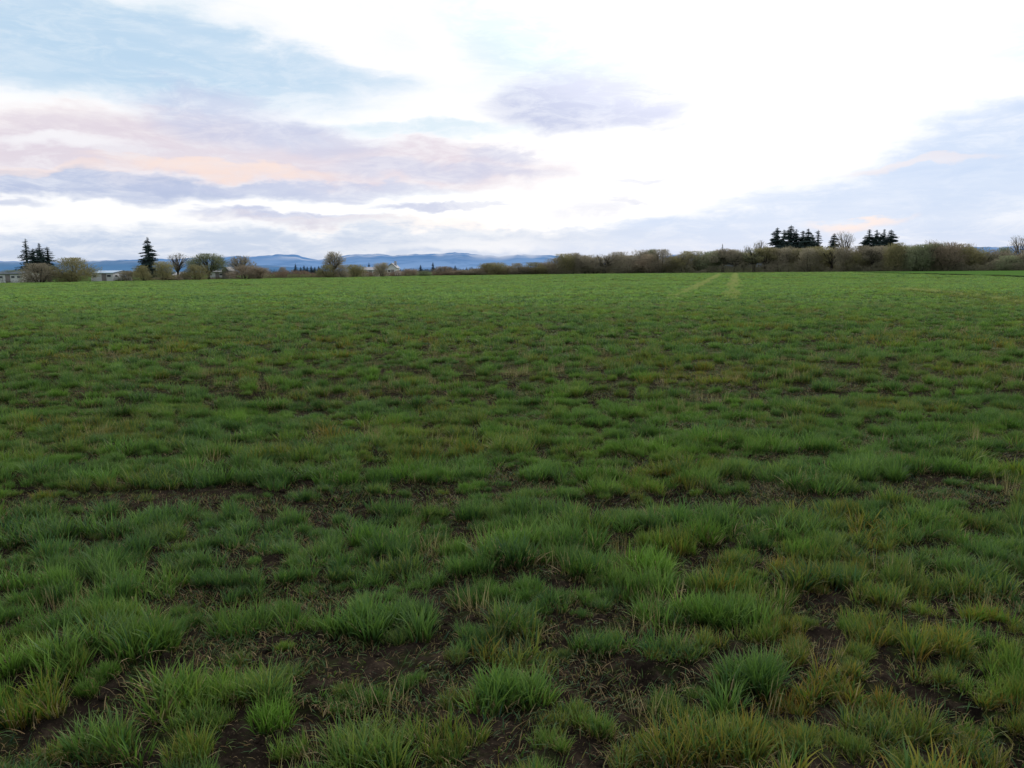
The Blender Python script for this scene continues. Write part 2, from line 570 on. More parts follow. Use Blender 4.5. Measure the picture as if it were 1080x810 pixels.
bare_px = [(200, 524, 170, 7), (90, 528, 60, 6), (850, 508, 70, 5), (960, 516, 90, 8), (1010, 540, 60, 8), (590, 612, 40, 14), (275, 605, 28, 12),
           (640, 652, 40, 12), (340, 695, 75, 9), (600, 780, 35, 30), (440, 690, 45, 9), (930, 530, 80, 9), (735, 600, 25, 14), (700, 520, 70, 5),
           (90, 570, 15, 12), (520, 665, 40, 8), (880, 690, 50, 10), (215, 590, 20, 12), (540, 520, 60, 6)]
bare = []
for (a, b, w, h) in bare_px:
    c = ground_at(a, b); l = ground_at(a - w, b); tp = ground_at(a, b - h)
    bare.append((c[0], c[1], abs(c[0] - l[0]), abs(tp[1] - c[1]) + 0.04))


def bare_mask(x, y):
    m = np.zeros(np.shape(x))
    for (cx, cy, wx, wy) in bare:
        m = np.maximum(m, np.exp(-(((x - cx) / (wx * 0.72)) ** 2 + ((y - cy) / (wy * 0.55)) ** 2)))
    return m


def scatter_rows(y0, y1, rowsp, xsp, variants, jit, keep, size, xk=0.76, xadd=1.2):
    ys = y0
    out = []
    while ys < y1:
        half = xk * ys + xadd
        n = int(2 * half / xsp)
        x = (np.arange(n) + 0.5) / n * 2 * half - half + RNG.normal(0, xsp * 0.28, n)
        y = ys + 0.10 * (fbm(x * 0.5, np.full(n, ys * 3.1), 77) - 0.5) + RNG.normal(0, jit, n)
        k = RNG.uniform(0, 1, n) < keep
        x = x[k]; y = y[k]
        out.append(np.stack([x, y], -1))
        ys += rowsp * RNG.uniform(0.85, 1.15)
    xy = np.concatenate(out)
    return xy


def add_pts(xy, variants, size, var_amp=0.36, zscale=1.0, hd=None, dist_tuss=True):
    x, y = xy[:, 0], xy[:, 1]
    n = len(x)
    vig = np.clip((fbm(x * 1.6, y * 2.0, 61) - 0.5) * 1.2 + 0.5, 0, 1)            # vigour patches
    hue, dry = hue_dry(x, y) if hd is None else hd
    s = size * (0.74 + 0.48 * vig) * np.exp(RNG.normal(0, var_amp, n) * 0.8)
    b = bare_mask(x, y)
    keep = RNG.uniform(0, 1, n) > b * 1.15
    keep &= ~((np.abs(y - 5.36 - 0.1 * (fbm(x * 0.7, x * 0, 97) - 0.5)) < 0.17) & (fbm(x * 0.6 + 9, x * 0, 98) > 0.34))
    s = s * (1 + 0.38 * np.exp(-((y - 6.1) / 0.2) ** 2)) * (1 + 0.15 * np.exp(-((y - 4.75) / 0.12) ** 2))
    low = fbm(x * 2.1, y * 2.3, 71)
    keep &= ~((low < 0.13) & (RNG.uniform(0, 1, n) < 0.6))
    s = s * (1 - 0.5 * b)
    if dist_tuss:
        for (tx, ty), t in zip(tuss_xy, TUSS):
            keep &= np.hypot(x - tx, (y - ty) * 1.3) > 0.17
    tr = np.minimum(seg_dist(x, y, track_lines[0]), seg_dist(x, y, track_lines[1]))
    s = np.clip(s, 0.4 * size, 1.45 * size)
    var = np.array(variants)[RNG.integers(0, len(variants), n)]
    rot = RNG.choice([0, math.pi], n) + RNG.normal(0, 0.35, n)
    for i in np.nonzero(keep)[0]:
        pts.append((x[i], y[i], var[i], rot[i], s[i], min(s[i] * zscale * RNG.uniform(0.75, 1.2) * (0.80 + 0.40 * vig[i]), 1.08 * zscale), hue[i], dry[i]))


# near rows: measured from the photograph
near_rows = [1.1, 1.45, 1.80, 2.14, 2.48, 2.82, 3.16, 3.50, 3.82, 4.14, 4.46, 4.78, 5.10, 5.62, 6.05, 6.42, 6.80, 7.2, 7.62]
for Y in near_rows:
    half = 0.80 * Y + 1.3
    n = int(2 * half / 0.25)
    x = (np.arange(n) + 0.5) / n * 2 * half - half + RNG.normal(0, 0.075, n)
    y = Y + 0.16 * (fbm(x * 0.55, np.full(n, Y * 3.1), 77) - 0.5) + RNG.normal(0, 0.055, n)
    k = (RNG.uniform(0, 1, n) < 0.88)
    add_pts(np.stack([x[k], y[k]], -1), LOD1, 0.86)
# small fill in between
n = 3300
yy = np.sqrt(RNG.uniform(1.5, 9.5 ** 2, n)); xx = RNG.uniform(-1, 1, n) * (0.8 * yy + 1.2)
add_pts(np.stack([xx, yy], -1), LOD1, 0.50)
def fill(y0, y1, n, var, size, bk=0.75):
    yy = np.sqrt(RNG.uniform(y0 ** 2, y1 ** 2, n)); xx = RNG.uniform(-1, 1, n) * (0.78 * yy + 1.2)
    b = bare_mask(xx, yy); k = (RNG.uniform(0, 1, n) > b * bk) & (fbm(xx * 1.9, yy * 2.1, 83) > 0.28)
    k |= RNG.uniform(0, 1, n) < 0.12
    hue, dry = hue_dry(xx, yy)
    for i in np.nonzero(k)[0]:
        q = size * RNG.uniform(0.7, 1.25)
        pts.append((xx[i], yy[i], RNG.choice(var), RNG.uniform(0, 6.28), q, q * RNG.uniform(0.7, 1.5), hue[i] * 0.6, min(1, dry[i] + 0.35)))


fill(1.0, 9.5, 2800, LITTER, 1.0)
fill(9.5, 16, 2800, LITTER, 1.1)
fill(16, 45, 11000, LITTER_FAR, 1.15)
xy = scatter_rows(8.1, 14, 0.46, 0.33, None, 0.08, 0.9, 1); add_pts(xy, LOD1, 0.86)
xy = scatter_rows(14, 34, 0.50, 0.42, None, 0.10, 0.92, 1); add_pts(xy, LOD2, 1.02)
xy = scatter_rows(34, 95, 0.52, 0.46, None, 0.15, 0.92, 1); add_pts(xy, LOD3, 1.15, 0.35)
# field patches out to the field's far edge
EDGE = [(-300, 150), (-150, 152), (0, 162), (90, 175), (250, 205), (400, 232), (460, 246), (640, 252), (800, 232), (905, 215), (1080, 190), (1300, 180)]
epx = np.array([e[0] for e in EDGE], float); eY = np.array([e[1] for e in EDGE], float)
def edgeY(px): return float(np.interp(px, epx, eY))
xe = np.array([P(e[0], horizon_y(e[0]), e[1])[0] / e[1] for e in EDGE])
xy = scatter_rows(95.5, 256, 1.15, 1.35, None, 0.3, 0.97, 1)
slope = xy[:, 0] / xy[:, 1]
lim = np.interp(slope, xe, eY)
dx = np.array([d[0] for d in ditch]); dy = np.array([d[1] for d in ditch])
o = np.argsort(dx / dy)
dl = np.interp(slope, (dx / dy)[o], dy[o], left=1e9)
xy_in = xy[(xy[:, 1] < lim) & (xy[:, 1] < dl - 1.2)]
add_pts(xy_in, LOD4, 0.95, 0.4, 1.0, dist_tuss=False)
# rank dark grass in the ditch
dpts = []
for a, b in zip(ditch[:-1], ditch[1:]):
    k = int(np.linalg.norm(b - a) / 0.35)
    for i in range(k):
        q = a + (b - a) * (i / k); dpts.append(q + RNG.normal(0, 0.25, 2))
dpts = np.array(dpts)
add_pts(dpts, LOD3, 1.9, 0.2, 1.1, hd=(np.full(len(dpts), -0.2), np.full(len(dpts), 0.02)))
# crushed pale grass along the wheel tracks, fading towards the near end
tp = []
for line, wd_ in zip(track_lines + [[q for q in streak]], (0.42, 0.36, 0.30)):
    tot = sum(np.linalg.norm(b - a) for a, b in zip(line[:-1], line[1:])); run = 0
    for a, b in zip(line[:-1], line[1:]):
        L_ = np.linalg.norm(b - a); k = int(L_ / 0.07); dn = np.array([-(b - a)[1], (b - a)[0]]) / L_
        for i in range(k):
            u = (run + L_ * i / k) / tot
            if RNG.uniform() < (1 - u) ** 0.5 * (0.18 if wd_ == 0.30 else 0.6): tp.append(np.append(a + (b - a) * i / k + dn * RNG.normal(0, wd_ * 0.6), u))
        run += L_
tp = np.array(tp)
for (x, y, u) in tp:
    q = RNG.uniform(0.7, 1.1); pts.append((x, y, RNG.choice(LOD3), RNG.uniform(0, 6.28), q * 1.2, q * 1.5, RNG.uniform(1.5, 2.0), 0.05))
# dry stubble clumps and flat straw
n = 4600
yy = np.sqrt(RNG.uniform(1.5, 36 ** 2, n)); xx = RNG.uniform(-1, 1, n) * (0.78 * yy + 1.0)
k = fbm(xx * 0.8, yy * 0.9, 91) > 0.52
zz = np.zeros(k.sum())
add_pts(np.stack([xx[k], yy[k]], -1), DRY, 0.85, 0.2, 1.0, hd=(zz, zz))
for (a, b) in [(330, 470), (338, 462), (392, 462), (398, 470), (455, 468), (490, 462), (468, 470), (700, 440), (708, 446), (712, 432), (450, 405), (460, 410), (30, 478), (965, 395), (812, 640), (700, 660), (1025, 462), (1028, 470), (860, 520), (1060, 520), (660, 590), (240, 470)]:
    g0 = ground_at(a, b)
    pts.append((g0[0], g0[1], random.choice(DRY), random.uniform(0, 6), 0.8, random.uniform(0.8, 1.2), 0, 0))
n = 260
yy = np.sqrt(RNG.uniform(1.5, 14 ** 2, n)); xx = RNG.uniform(-1, 1, n) * (0.78 * yy + 1.0)
for x, y in zip(xx, yy):
    pts.append((x, y, random.choice(STRAW), random.uniform(0, 6), random.uniform(0.5, 1.1), 1.0, 0, 0))


def make_stuff(name, pack, pts, mat=None):
    P_ = np.array(pts)
    V = np.concatenate(pack.V); nb = len(V)
    x, y = P_[:, 0], P_[:, 1]
    pv = np.stack([x, y, gz(x, y)], -1)
    allv = np.vstack([V, pv])
    me = mesh_np(name, allv, [np.concatenate(pack.Q), np.concatenate(pack.T)], mat or BLADE, smooth=True)
    N = len(pv)
    attr(me, 'along', np.concatenate(pack.A + [np.zeros(N)]))
    attr(me, 'tint', np.concatenate(pack.N + [np.zeros(N)]))
    attr(me, 'dead', np.concatenate(pack.D + [np.zeros(N)]))
    attr(me, 'ispt', np.concatenate([np.zeros(nb), np.ones(N)]))
    attr(me, 'var', np.concatenate(pack.var + [P_[:, 2]]).astype(np.float32))
    rot = np.zeros((nb + N, 3)); rot[nb:, 2] = P_[:, 3]
    rot[nb:, 0] = RNG.normal(0, 0.04, N); rot[nb:, 1] = RNG.normal(0, 0.04, N)
    attr(me, 'rotv', rot, 'FLOAT_VECTOR')
    sc = np.ones((nb + N, 3)); sc[nb:, 0] = P_[:, 4]; sc[nb:, 1] = P_[:, 4]; sc[nb:, 2] = P_[:, 5]
    attr(me, 'scl', sc, 'FLOAT_VECTOR')
    attr(me, 'hue', np.concatenate([np.zeros(nb), P_[:, 6]]))
    attr(me, 'dry', np.concatenate([np.zeros(nb), P_[:, 7]]))
    o = link(name, me)
    ng = bpy.data.node_groups.new('scatter_tufts', 'GeometryNodeTree')
    ng.interface.new_socket('Geometry', in_out='INPUT', socket_type='NodeSocketGeometry')
    ng.interface.new_socket('Geometry', in_out='OUTPUT', socket_type='NodeSocketGeometry')
    N_ = ng.nodes; L = ng.links
    gi = N_.new('NodeGroupInput'); go = N_.new('NodeGroupOutput')

    def named(nm, typ='FLOAT'):
        n = N_.new('GeometryNodeInputNamedAttribute'); n.data_type = typ; n.inputs['Name'].default_value = nm
        return n.outputs['Attribute']
    isp = named('ispt'); var = named('var'); rv = named('rotv', 'FLOAT_VECTOR'); sv = named('scl', 'FLOAT_VECTOR')

    def near(a, val):
        c = N_.new('FunctionNodeCompare'); c.data_type = 'FLOAT'; c.operation = 'EQUAL'
        L.new(a, c.inputs['A']); c.inputs['B'].default_value = val; c.inputs['Epsilon'].default_value = 0.4
        return c.outputs['Result']
    sp = N_.new('GeometryNodeSeparateGeometry'); sp.domain = 'POINT'
    L.new(gi.outputs[0], sp.inputs['Geometry']); L.new(near(isp, 1.0), sp.inputs['Selection'])
    jn = N_.new('GeometryNodeJoinGeometry')
    for v in range(pack.nv):
        e = near(var, float(v))
        sg = N_.new('GeometryNodeSeparateGeometry'); sg.domain = 'POINT'
        L.new(sp.outputs['Inverted'], sg.inputs['Geometry']); L.new(e, sg.inputs['Selection'])
        ip = N_.new('GeometryNodeInstanceOnPoints')
        L.new(sp.outputs['Selection'], ip.inputs['Points']); L.new(e, ip.inputs['Selection'])
        L.new(sg.outputs['Selection'], ip.inputs['Instance'])
        L.new(rv, ip.inputs['Rotation']); L.new(sv, ip.inputs['Scale'])
        L.new(ip.outputs[0], jn.inputs[0])
    L.new(jn.outputs[0], go.inputs[0])
    md = o.modifiers.new('scatter', 'NODES'); md.node_group = ng
    return o


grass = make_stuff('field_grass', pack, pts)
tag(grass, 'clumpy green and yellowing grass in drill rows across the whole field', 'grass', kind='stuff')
import bmesh
cp = Pack()
for k in range(6):
    rg = np.random.default_rng(800 + k)
    bm = bmesh.new(); bmesh.ops.create_icosphere(bm, subdivisions=2, radius=1)
    V = np.array([v.co[:] for v in bm.verts]); T = np.array([[v.index for v in f.verts] for f in bm.faces]); bm.free()
    q = rg.normal(0, 1, (5, 3)); d = sum(np.abs(V @ a) for a in q) / 5
    V = V * (0.45 + 0.6 * d[:, None]) * rg.uniform(0.6, 1.3, 3) * rg.uniform(0.9, 1.1, (len(V), 1)); V[:, 2] *= 0.6
    z = np.zeros(len(V)); cp.add((V, np.zeros((0, 4), int), T, z, z, z))
cpts = []
n = 15000
yy = np.sqrt(RNG.uniform(1.2, 10 ** 2, n)); xx = RNG.uniform(-1, 1, n) * (0.8 * yy + 1.0)
for x, y in zip(xx, yy):
    q = 0.006 + 0.024 * RNG.uniform() ** 4
    cpts.append((x, y, RNG.integers(0, 6), RNG.uniform(0, 6.28), q, q, 0, 0))
tag(make_stuff('soil_crumbs', cp, cpts, SOIL), 'dark crumbs and small clods of bare soil between the tussocks', 'soil', kind='stuff')
print('tufts', len(pts), 'variants', pack.nv)

# the tussocks that stand out as single plants
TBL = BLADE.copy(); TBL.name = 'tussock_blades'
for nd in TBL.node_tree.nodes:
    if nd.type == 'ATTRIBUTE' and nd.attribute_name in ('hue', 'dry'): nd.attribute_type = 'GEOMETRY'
for k, (px, py, wpx, hue, dry, lab) in enumerate(TUSS):
    rg = np.random.default_rng(900 + k)
    g0 = ground_at(px, py); wm = wpx / F * math.hypot(g0[1], CAM_H)
    half = wm * 0.5
    sub = rg.normal(0, 1, (12, 2)) * np.array([[half * 0.42, half * 0.26]])
    sub = np.clip(sub, -half * 0.7, half * 0.7)
    hh = 0.20 if k else 0.24
    if k == 7: hh = 0.19
    pk = Pack()
    pk.add(make_blades(950, 0.05, 0.045, hh, 0.0068, 6, dead=0.04 + dry * 0.45, lean=1.0, rng=rg, centers=sub), 0)
    pk.add(make_blades(130, half * 1.0, half * 0.6, 0.12, 0.0045, 3, dead=0.7, lean=1.6, rng=rg), 0)
    V = np.concatenate(pk.V)
    me = mesh_np('grass_tussock', V, [np.concatenate(pk.Q), np.concatenate(pk.T)], TBL, smooth=True)
    attr(me, 'along', np.concatenate(pk.A)); attr(me, 'tint', np.concatenate(pk.N)); attr(me, 'dead', np.concatenate(pk.D))
    attr(me, 'hue', np.full(len(V), hue)); attr(me, 'dry', np.full(len(V), dry))
    o = link('grass_tussock', me)
    o.location = (g0[0], g0[1], float(gz(g0[0], g0[1])))
    tag(o, lab, 'tussock', 'larger grass tussocks standing out of the field')

# ------------------------------------------------------------------ trees
def slivers(C, D, L, W, rng):
    """thin quads centred on C, along D, length L, width W"""
    n = len(C)
    D = D / (np.linalg.norm(D, axis=1, keepdims=True) + 1e-9)
    r = rng.normal(0, 1, (n, 3)); S = np.cross(D, r); S /= np.linalg.norm(S, axis=1, keepdims=True) + 1e-9
    L = np.asarray(L)[:, None] * 0.5; W = np.asarray(W)[:, None] * 0.5
    V = np.stack([C - D * L - S * W * 0.7, C - D * L + S * W * 0.7, C + D * L + S * W * 0.35, C + D * L - S * W * 0.35], 1).reshape(-1, 3)
    Fc = np.arange(n * 4).reshape(-1, 4)
    return V, Fc


def make_tree_meshes(seed, H, Wd, kind):
    """returns (trunk mesh builder, crown verts, faces) for a leafless broadleaf; base at origin"""
    rg = np.random.default_rng(seed)
    tr = MB()
    lumps = []
    if kind == 'bush':
        nl = 22
        for i in range(nl):
            a = rg.uniform(0, 2 * math.pi); q = math.sqrt(rg.uniform(0, 1))
            zz = rg.uniform(0.15, 0.86)
            ww = math.sqrt(max(0.05, 1 - ((zz - 0.35) / 0.66) ** 2))
            lumps.append((math.cos(a) * q * Wd * 0.36 * ww, math.sin(a) * q * Wd * 0.36 * ww, zz * H))
        lr = 0.20 * min(H, Wd)
        for i in range(9):
            l = lumps[i % nl]; b = (l[0] * 0.25, l[1] * 0.25, -0.1)
            tr.tube([b, (l[0] * 0.55, l[1] * 0.55, l[2] * 0.5), l], [0.09, 0.06, 0.02], 4)
        nsl = 4600; ln = 0.11 * H; wd = 0.014 * H
    else:
        th = H * {'round': 0.26, 'tall': 0.34, 'oak': 0.28, 'wispy': 0.35}[kind]
        tr.tube([(0, 0, -0.2), (rg.normal(0, .05), 0, th * 0.5), (rg.normal(0, .12), rg.normal(0, .12), th)], [H * 0.032, H * 0.026, H * 0.022], 8)
        nl = {'round': 26, 'tall': 20, 'oak': 30, 'wispy': 15}[kind]
        for i in range(nl):
            a = i * 2.399 + rg.normal(0, 0.3)
            u = (i + 0.5) / nl
            zz = -0.25 + 1.2 * u                    # up the crown -0.25..0.95
            ww = math.sqrt(max(0.03, 1 - max(0, zz) ** 2)) * (1 if zz > 0 else 1 - 0.9 * abs(zz))
            q = rg.uniform(0.45, 1.0)
            cz = th + (H - th) * 0.32
            l = (math.cos(a) * q * Wd * 0.41 * ww, math.sin(a) * q * Wd * 0.41 * ww, cz + zz * (H - cz) * 0.92)
            lumps.append(l)
            b = (0, 0, th * rg.uniform(0.75, 1.0))
            mid = (l[0] * 0.45 + rg.normal(0, .1), l[1] * 0.45 + rg.normal(0, .1), b[2] + (l[2] - b[2]) * 0.55)
            tr.tube([b, mid, l], [H * 0.014, H * 0.009, H * 0.004], 4)
            for k in range(3):
                e = (l[0] + rg.normal(0, Wd * 0.09), l[1] + rg.normal(0, Wd * 0.09), l[2] + rg.uniform(-0.02, 0.10) * H)
                tr.tube([mid, ((mid[0] + e[0]) / 2, (mid[1] + e[1]) / 2, (mid[2] + e[2]) / 2 + 0.1), e], [H * 0.007, H * 0.005, H * 0.002], 3)
        lr = {'round': 0.15, 'tall': 0.14, 'oak': 0.13, 'wispy': 0.12}[kind] * min(H, Wd * 1.1)
        nsl = {'round': 4600, 'tall': 3200, 'oak': 2600, 'wispy': 800}[kind]; ln = 0.09 * H; wd = {'wispy': 0.007}.get(kind, 0.011) * H
    lumps = np.array(lumps)
    idx = rg.integers(0, len(lumps), nsl)
    off = rg.normal(0, 1, (nsl, 3)); off /= np.linalg.norm(off, axis=1, keepdims=True)
    off *= (rg.uniform(0, 1, (nsl, 1)) ** 0.5) * lr * 1.15
    if kind == 'bush': off[:, 2] *= 1.3
    C = lumps[idx] + off
    C[:, 2] = np.clip(C[:, 2], 0.05, H)
    D = C - np.array([0, 0, H * 0.15]); D /= np.linalg.norm(D, axis=1, keepdims=True) + 1e-6
    D = D * 0.6 + off / (lr + 1e-6) * 0.5 + rg.normal(0, 0.45, (nsl, 3)); D[:, 2] += 0.35
    V, Fc = slivers(C, D, ln * rg.uniform(0.4, 1.1, nsl), wd * rg.uniform(0.6, 1.5, nsl), rg)
    return tr, V, Fc


def make_conifer(seed, H, Rw, ragged=0.3, bare=0.12, dens=1.0):
    rg = np.random.default_rng(seed)
    tr = MB()
    tr.tube([(0, 0, -0.2), (0.02 * H * rg.normal(0, .3), 0, H * 0.5), (0, 0, H * 0.985)], [H * 0.018, H * 0.011, H * 0.002], 7)
    Cs = []; Ds = []; Ls = []; Ws = []
    z = bare * H
    while z < H * 0.985:
        u = z / H
        prof = Rw * min(1 - u, 0.72) ** 0.9 * (0.85 + 0.15 * math.sin(u * 15 + seed)) + 0.006 * H
        nb = rg.integers(4, 7)
        for k in range(nb):
            a = rg.uniform(0, 2 * math.pi)
            if rg.uniform() < ragged * 0.45: continue
            L = prof * rg.uniform(1 - ragged, 1 + ragged * 0.6)
            e = np.array([math.cos(a) * L, math.sin(a) * L, z - L * rg.uniform(0.05, 0.45)])
            b = np.array([0, 0, z])
            if L > 0.05 * H: tr.tube([b, (b + e) / 2 + np.array([0, 0, L * 0.06]), e], [H * 0.004, H * 0.003, H * 0.001], 3)
            n = int((14 + 60 * L / (0.2 * H)) * dens)
            t = rg.uniform(0.05, 1.0, n)[:, None]
            c = b + (e - b) * t + rg.normal(0, 1, (n, 3)) * np.array([[0.026, 0.026, 0.012]]) * H * (1.08 - u)
            c[:, 2] -= 0.012 * H
            d = (e - b) / L + rg.normal(0, 0.55, (n, 3)); d[:, 2] -= 0.3
            Cs.append(c); Ds.append(d); Ls.append(rg.uniform(0.02, 0.05, n) * H * (1.1 - 0.8 * u)); Ws.append(rg.uniform(0.008, 0.018, n) * H)
        z += H * rg.uniform(0.018, 0.034)
    V, Fc = slivers(np.concatenate(Cs), np.concatenate(Ds), np.concatenate(Ls), np.concatenate(Ws), rg)
    return tr, V, Fc


PROTO = {}   # key -> (trunk mesh, crown mesh, H, W)


def proto(key, maker, H, W, tmat, cmat, smooth=False):
    if key in PROTO: return PROTO[key]
    tr, V, Fc = maker()
    tme = bpy.data.meshes.new('trunk'); tme.from_pydata(tr.v, [], tr.f); tme.update(); tme.materials.append(tmat)
    cme = mesh_np('crown', V, Fc, cmat)
    w = np.percentile(np.abs(V[:, 0]), 97) * 2
    PROTO[key] = (tme, cme, float(V[:, 2].max()), float(w))
    return PROTO[key]


def plant(name, key, px, top, Y, wpx, label, cat, group=None, rz=None, basez=0.0, xoff=0):
    """a tree standing at depth Y whose top and width are those of the photograph"""
    tme, cme, H, W = PROTO[key]
    p = P(px, top, Y)
    h = p[2] - basez
    w = wpx / F * Y * (1.6 if key[0] in ('fir', 'fir_open') else 1.0)
    r = empty(name, (p[0], Y, basez), random.uniform(0, 6.28) if rz is None else rz, (w / W, w / W, h / H))
    tag(r, label, cat, group)
    t = link('trunk', tme, r); c = link('crown', cme, r)
    return r


# prototypes
for tone in TW:
    for s in range(3):
        proto(('bush', tone, s), lambda s=s: make_tree_meshes(10 + s, 5.0, 6.0, 'bush'), 5, 6, BARK, TW[tone])
    for s in range(2):
        proto(('tall', tone, s), lambda s=s: make_tree_meshes(30 + s, 9.0, 6.0, 'tall'), 9, 6, BARK, TW[tone])
        proto(('round', tone, s), lambda s=s: make_tree_meshes(40 + s, 8.0, 8.0, 'round'), 8, 8, BARK, TW[tone])
    proto(('oak', tone, 0), lambda: make_tree_meshes(50, 9.0, 8.0, 'oak'), 9, 8, BARK, TW[tone])
    proto(('wispy', tone, 0), lambda: make_tree_meshes(60, 10.0, 7.0, 'wispy'), 10, 7, BARK, TW[tone])
for s in range(6):
    proto(('fir', s), lambda s=s: make_conifer(70 + s, 14.0, 3.4, ragged=0.32 + 0.06 * s, dens=2.4), 14, 5, BARK, NEEDLE)
proto(('fir_open', 0), lambda: make_conifer(80, 12.0, 1.9, ragged=0.75, bare=0.25, dens=0.7), 12, 4, BARK, NEEDLE)
proto(('fir_open', 1), lambda: make_conifer(81, 12.0, 1.6, ragged=0.65, bare=0.2, dens=0.8), 12, 4, BARK, NEEDLE)
proto(('farfir', 0), lambda: make_conifer(90, 14.0, 2.4, ragged=0.3, dens=0.5), 14, 5, BARK, NEEDLE_FAR)
proto(('farfir', 1), lambda: make_conifer(91, 14.0, 2.0, ragged=0.4, dens=0.5), 14, 5, BARK, NEEDLE_FAR)

# ---- left farmstead trees
EG = 'evergreens at the left farmstead'
plant('conifer_tree', ('fir_open', 0), 26.5, 252.5, 196, 13, 'tallest ragged conifer of the left farmstead, thin crown with a side branch', 'conifer', EG)
plant('conifer_tree', ('fir', 1), 34.5, 262.5, 190, 12, 'shortest full conifer between the ragged tall one and the twin spires', 'conifer', EG)
plant('conifer_tree', ('fir', 2), 41, 256.5, 196, 12, 'pointed conifer in the middle of the left farmstead clump', 'conifer', EG)
plant('conifer_tree', ('fir_open', 1), 49.5, 261, 192, 12, 'thin ragged conifer at the right of the left farmstead clump', 'conifer', EG)
plant('conifer_tree', ('fir', 4), 155, 250.5, 186, 13.5, 'lone dark pointed conifer right of the pale blue roofed barn', 'conifer')
plant('evergreen_shrub', ('bush', 'mossy', 0), 16, 284, 176, 26, 'dark low evergreen shrub behind the white shed at far left', 'shrub')
plant('bare_tree', ('bush', 'grey', 1), 40, 277, 166, 32, 'grey brown twiggy tree below the farmstead conifers', 'tree')
plant('bare_tree', ('bush', 'olive', 1), 74, 271, 168, 40, 'wide rounded olive tree between conifer clump and pale blue roofed barn', 'tree')
plant('bare_tree', ('bush', 'grey', 2), 135, 285, 178, 18, 'low grey brush at the right end of the pale blue roofed barn', 'shrub')
plant('bare_tree', ('bush', 'olive', 0), 151, 279, 174, 16, 'olive brush growing at the foot of the lone dark conifer', 'shrub')
plant('bare_tree', ('bush', 'olive', 2), 171, 275, 176, 20, 'olive bushy tree touching the lone conifer on its right', 'tree')
plant('bare_tree', ('wispy', 'grey', 0), 186, 266, 190, 20, 'leafless fan shaped tree with open branches left of the round oak', 'tree')
plant('bare_tree', ('round', 'mossy', 0), 219, 266.5, 200, 38, 'large round crowned mossy oak behind the white gabled house', 'tree')
plant('bare_tree', ('bush', 'olive', 0), 207, 278, 184, 24, 'yellow olive bush in front of the round crowned oak', 'shrub')
plant('bare_tree', ('bush', 'russet', 1), 180, 290, 180, 24, 'low russet brush in front of the grey roofed cottage', 'shrub')
plant('bare_tree', ('bush', 'grey', 0), 195, 286.5, 186, 14, 'small grey brush right of the grey roofed cottage', 'shrub')
plant('bare_tree', ('oak', 'grey', 0), 254, 269, 205, 25, 'dark open crowned tree behind the russet bushes', 'tree')
plant('bare_tree', ('bush', 'russet', 0), 258, 279, 193, 30, 'russet bush under the dark open crowned tree', 'shrub')
plant('bare_tree', ('bush', 'russet', 2), 274, 282, 196, 22, 'second russet bush, right of the dark open crowned tree', 'shrub')
plant('bare_tree', ('bush', 'russet', 1), 298, 281.5, 230, 10, 'small reddish bush rising above the long low hedge', 'shrub')
plant('bare_tree', ('oak', 'grey', 0), 351, 264.5, 215, 21, 'tall bare oak with round open crown standing above the hedge', 'tree')
plant('bare_tree', ('bush', 'olive', 1), 345, 279, 210, 18, 'olive bush at the foot of the tall bare oak', 'shrub')
plant('bare_tree', ('bush', 'grey', 1), 361, 279, 212, 14, 'grey bush right of the tall bare oak trunk', 'shrub')
plant('bare_tree', ('bush', 'olive', 2), 373, 278.5, 222, 22, 'olive green bushy tree between tall bare oak and low white farmhouse', 'tree')
plant('bare_tree', ('bush', 'grey', 2), 403, 276.5, 226, 17, 'brown bushy tree between the two white farmhouses', 'tree')
plant('bare_tree', ('bush', 'russet', 0), 432, 283, 238, 17, 'reddish bush right of the white gabled farmhouse', 'shrub')
plant('bare_tree', ('bush', 'mossy', 1), 447, 285.5, 240, 14, 'low green bush between reddish bush and the brown hedge', 'shrub')

# ---- small hazy conifers in front of the hills
FG = 'small hazy conifers before the hills'
far = [(311.5, 278), (317, 281.5), (320.5, 279.8), (324, 281), (328, 280.3), (332, 281.3), (336, 280.5), (389, 277.0), (393, 281), (443.5, 279.2), (456.5, 276.5), (465, 283), (470, 281), (475, 281.5), (480, 280)]
names = ['tallest of the hazy conifers left of the tall bare oak', 'second hazy conifer from the left before the hills', 'third hazy conifer from the left before the hills',
         'fourth hazy conifer from the left before the hills', 'fifth hazy conifer from the left before the hills', 'sixth hazy conifer from the left before the hills',
         'hazy conifer nearest to the tall bare oak on its left', 'hazy conifer above the low white farmhouse', 'smaller hazy conifer right beside the one above the low farmhouse',
         'hazy broad conifer above the low green bush', 'slim hazy conifer, tallest between white farmhouse and hedge', 'first of four hazy conifers over the brown hedge start',
         'second of four hazy conifers over the brown hedge start', 'third of four hazy conifers over the brown hedge start', 'last of four hazy conifers over the brown hedge start']
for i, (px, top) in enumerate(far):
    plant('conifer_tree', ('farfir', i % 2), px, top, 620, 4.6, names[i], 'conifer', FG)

# ---- the tree belt
belt_top = [(440, 286), (465, 283.5), (490, 281.5), (510, 280.5), (530, 278), (550, 279.5), (575, 277), (590, 272.5), (600, 270), (615, 268.5), (630, 269), (650, 268), (668, 267.5), (686, 264.5), (694, 266),
            (705, 268.5), (722, 270), (735, 268), (748, 265), (760, 264), (775, 264.5), (790, 263), (800, 260.5), (815, 261), (835, 260.5), (862, 261), (880, 262), (900, 262), (912, 261),
            (930, 261), (945, 260), (962, 257.5), (985, 257), (1005, 257.5), (1020, 259.5), (1035, 263), (1048, 265.5), (1062, 270), (1080, 266), (1110, 262), (1180, 260)]
bx = np.array([b[0] for b in belt_top], float); by = np.array([b[1] for b in belt_top], float)
def btop(px): return float(np.interp(px, bx, by))

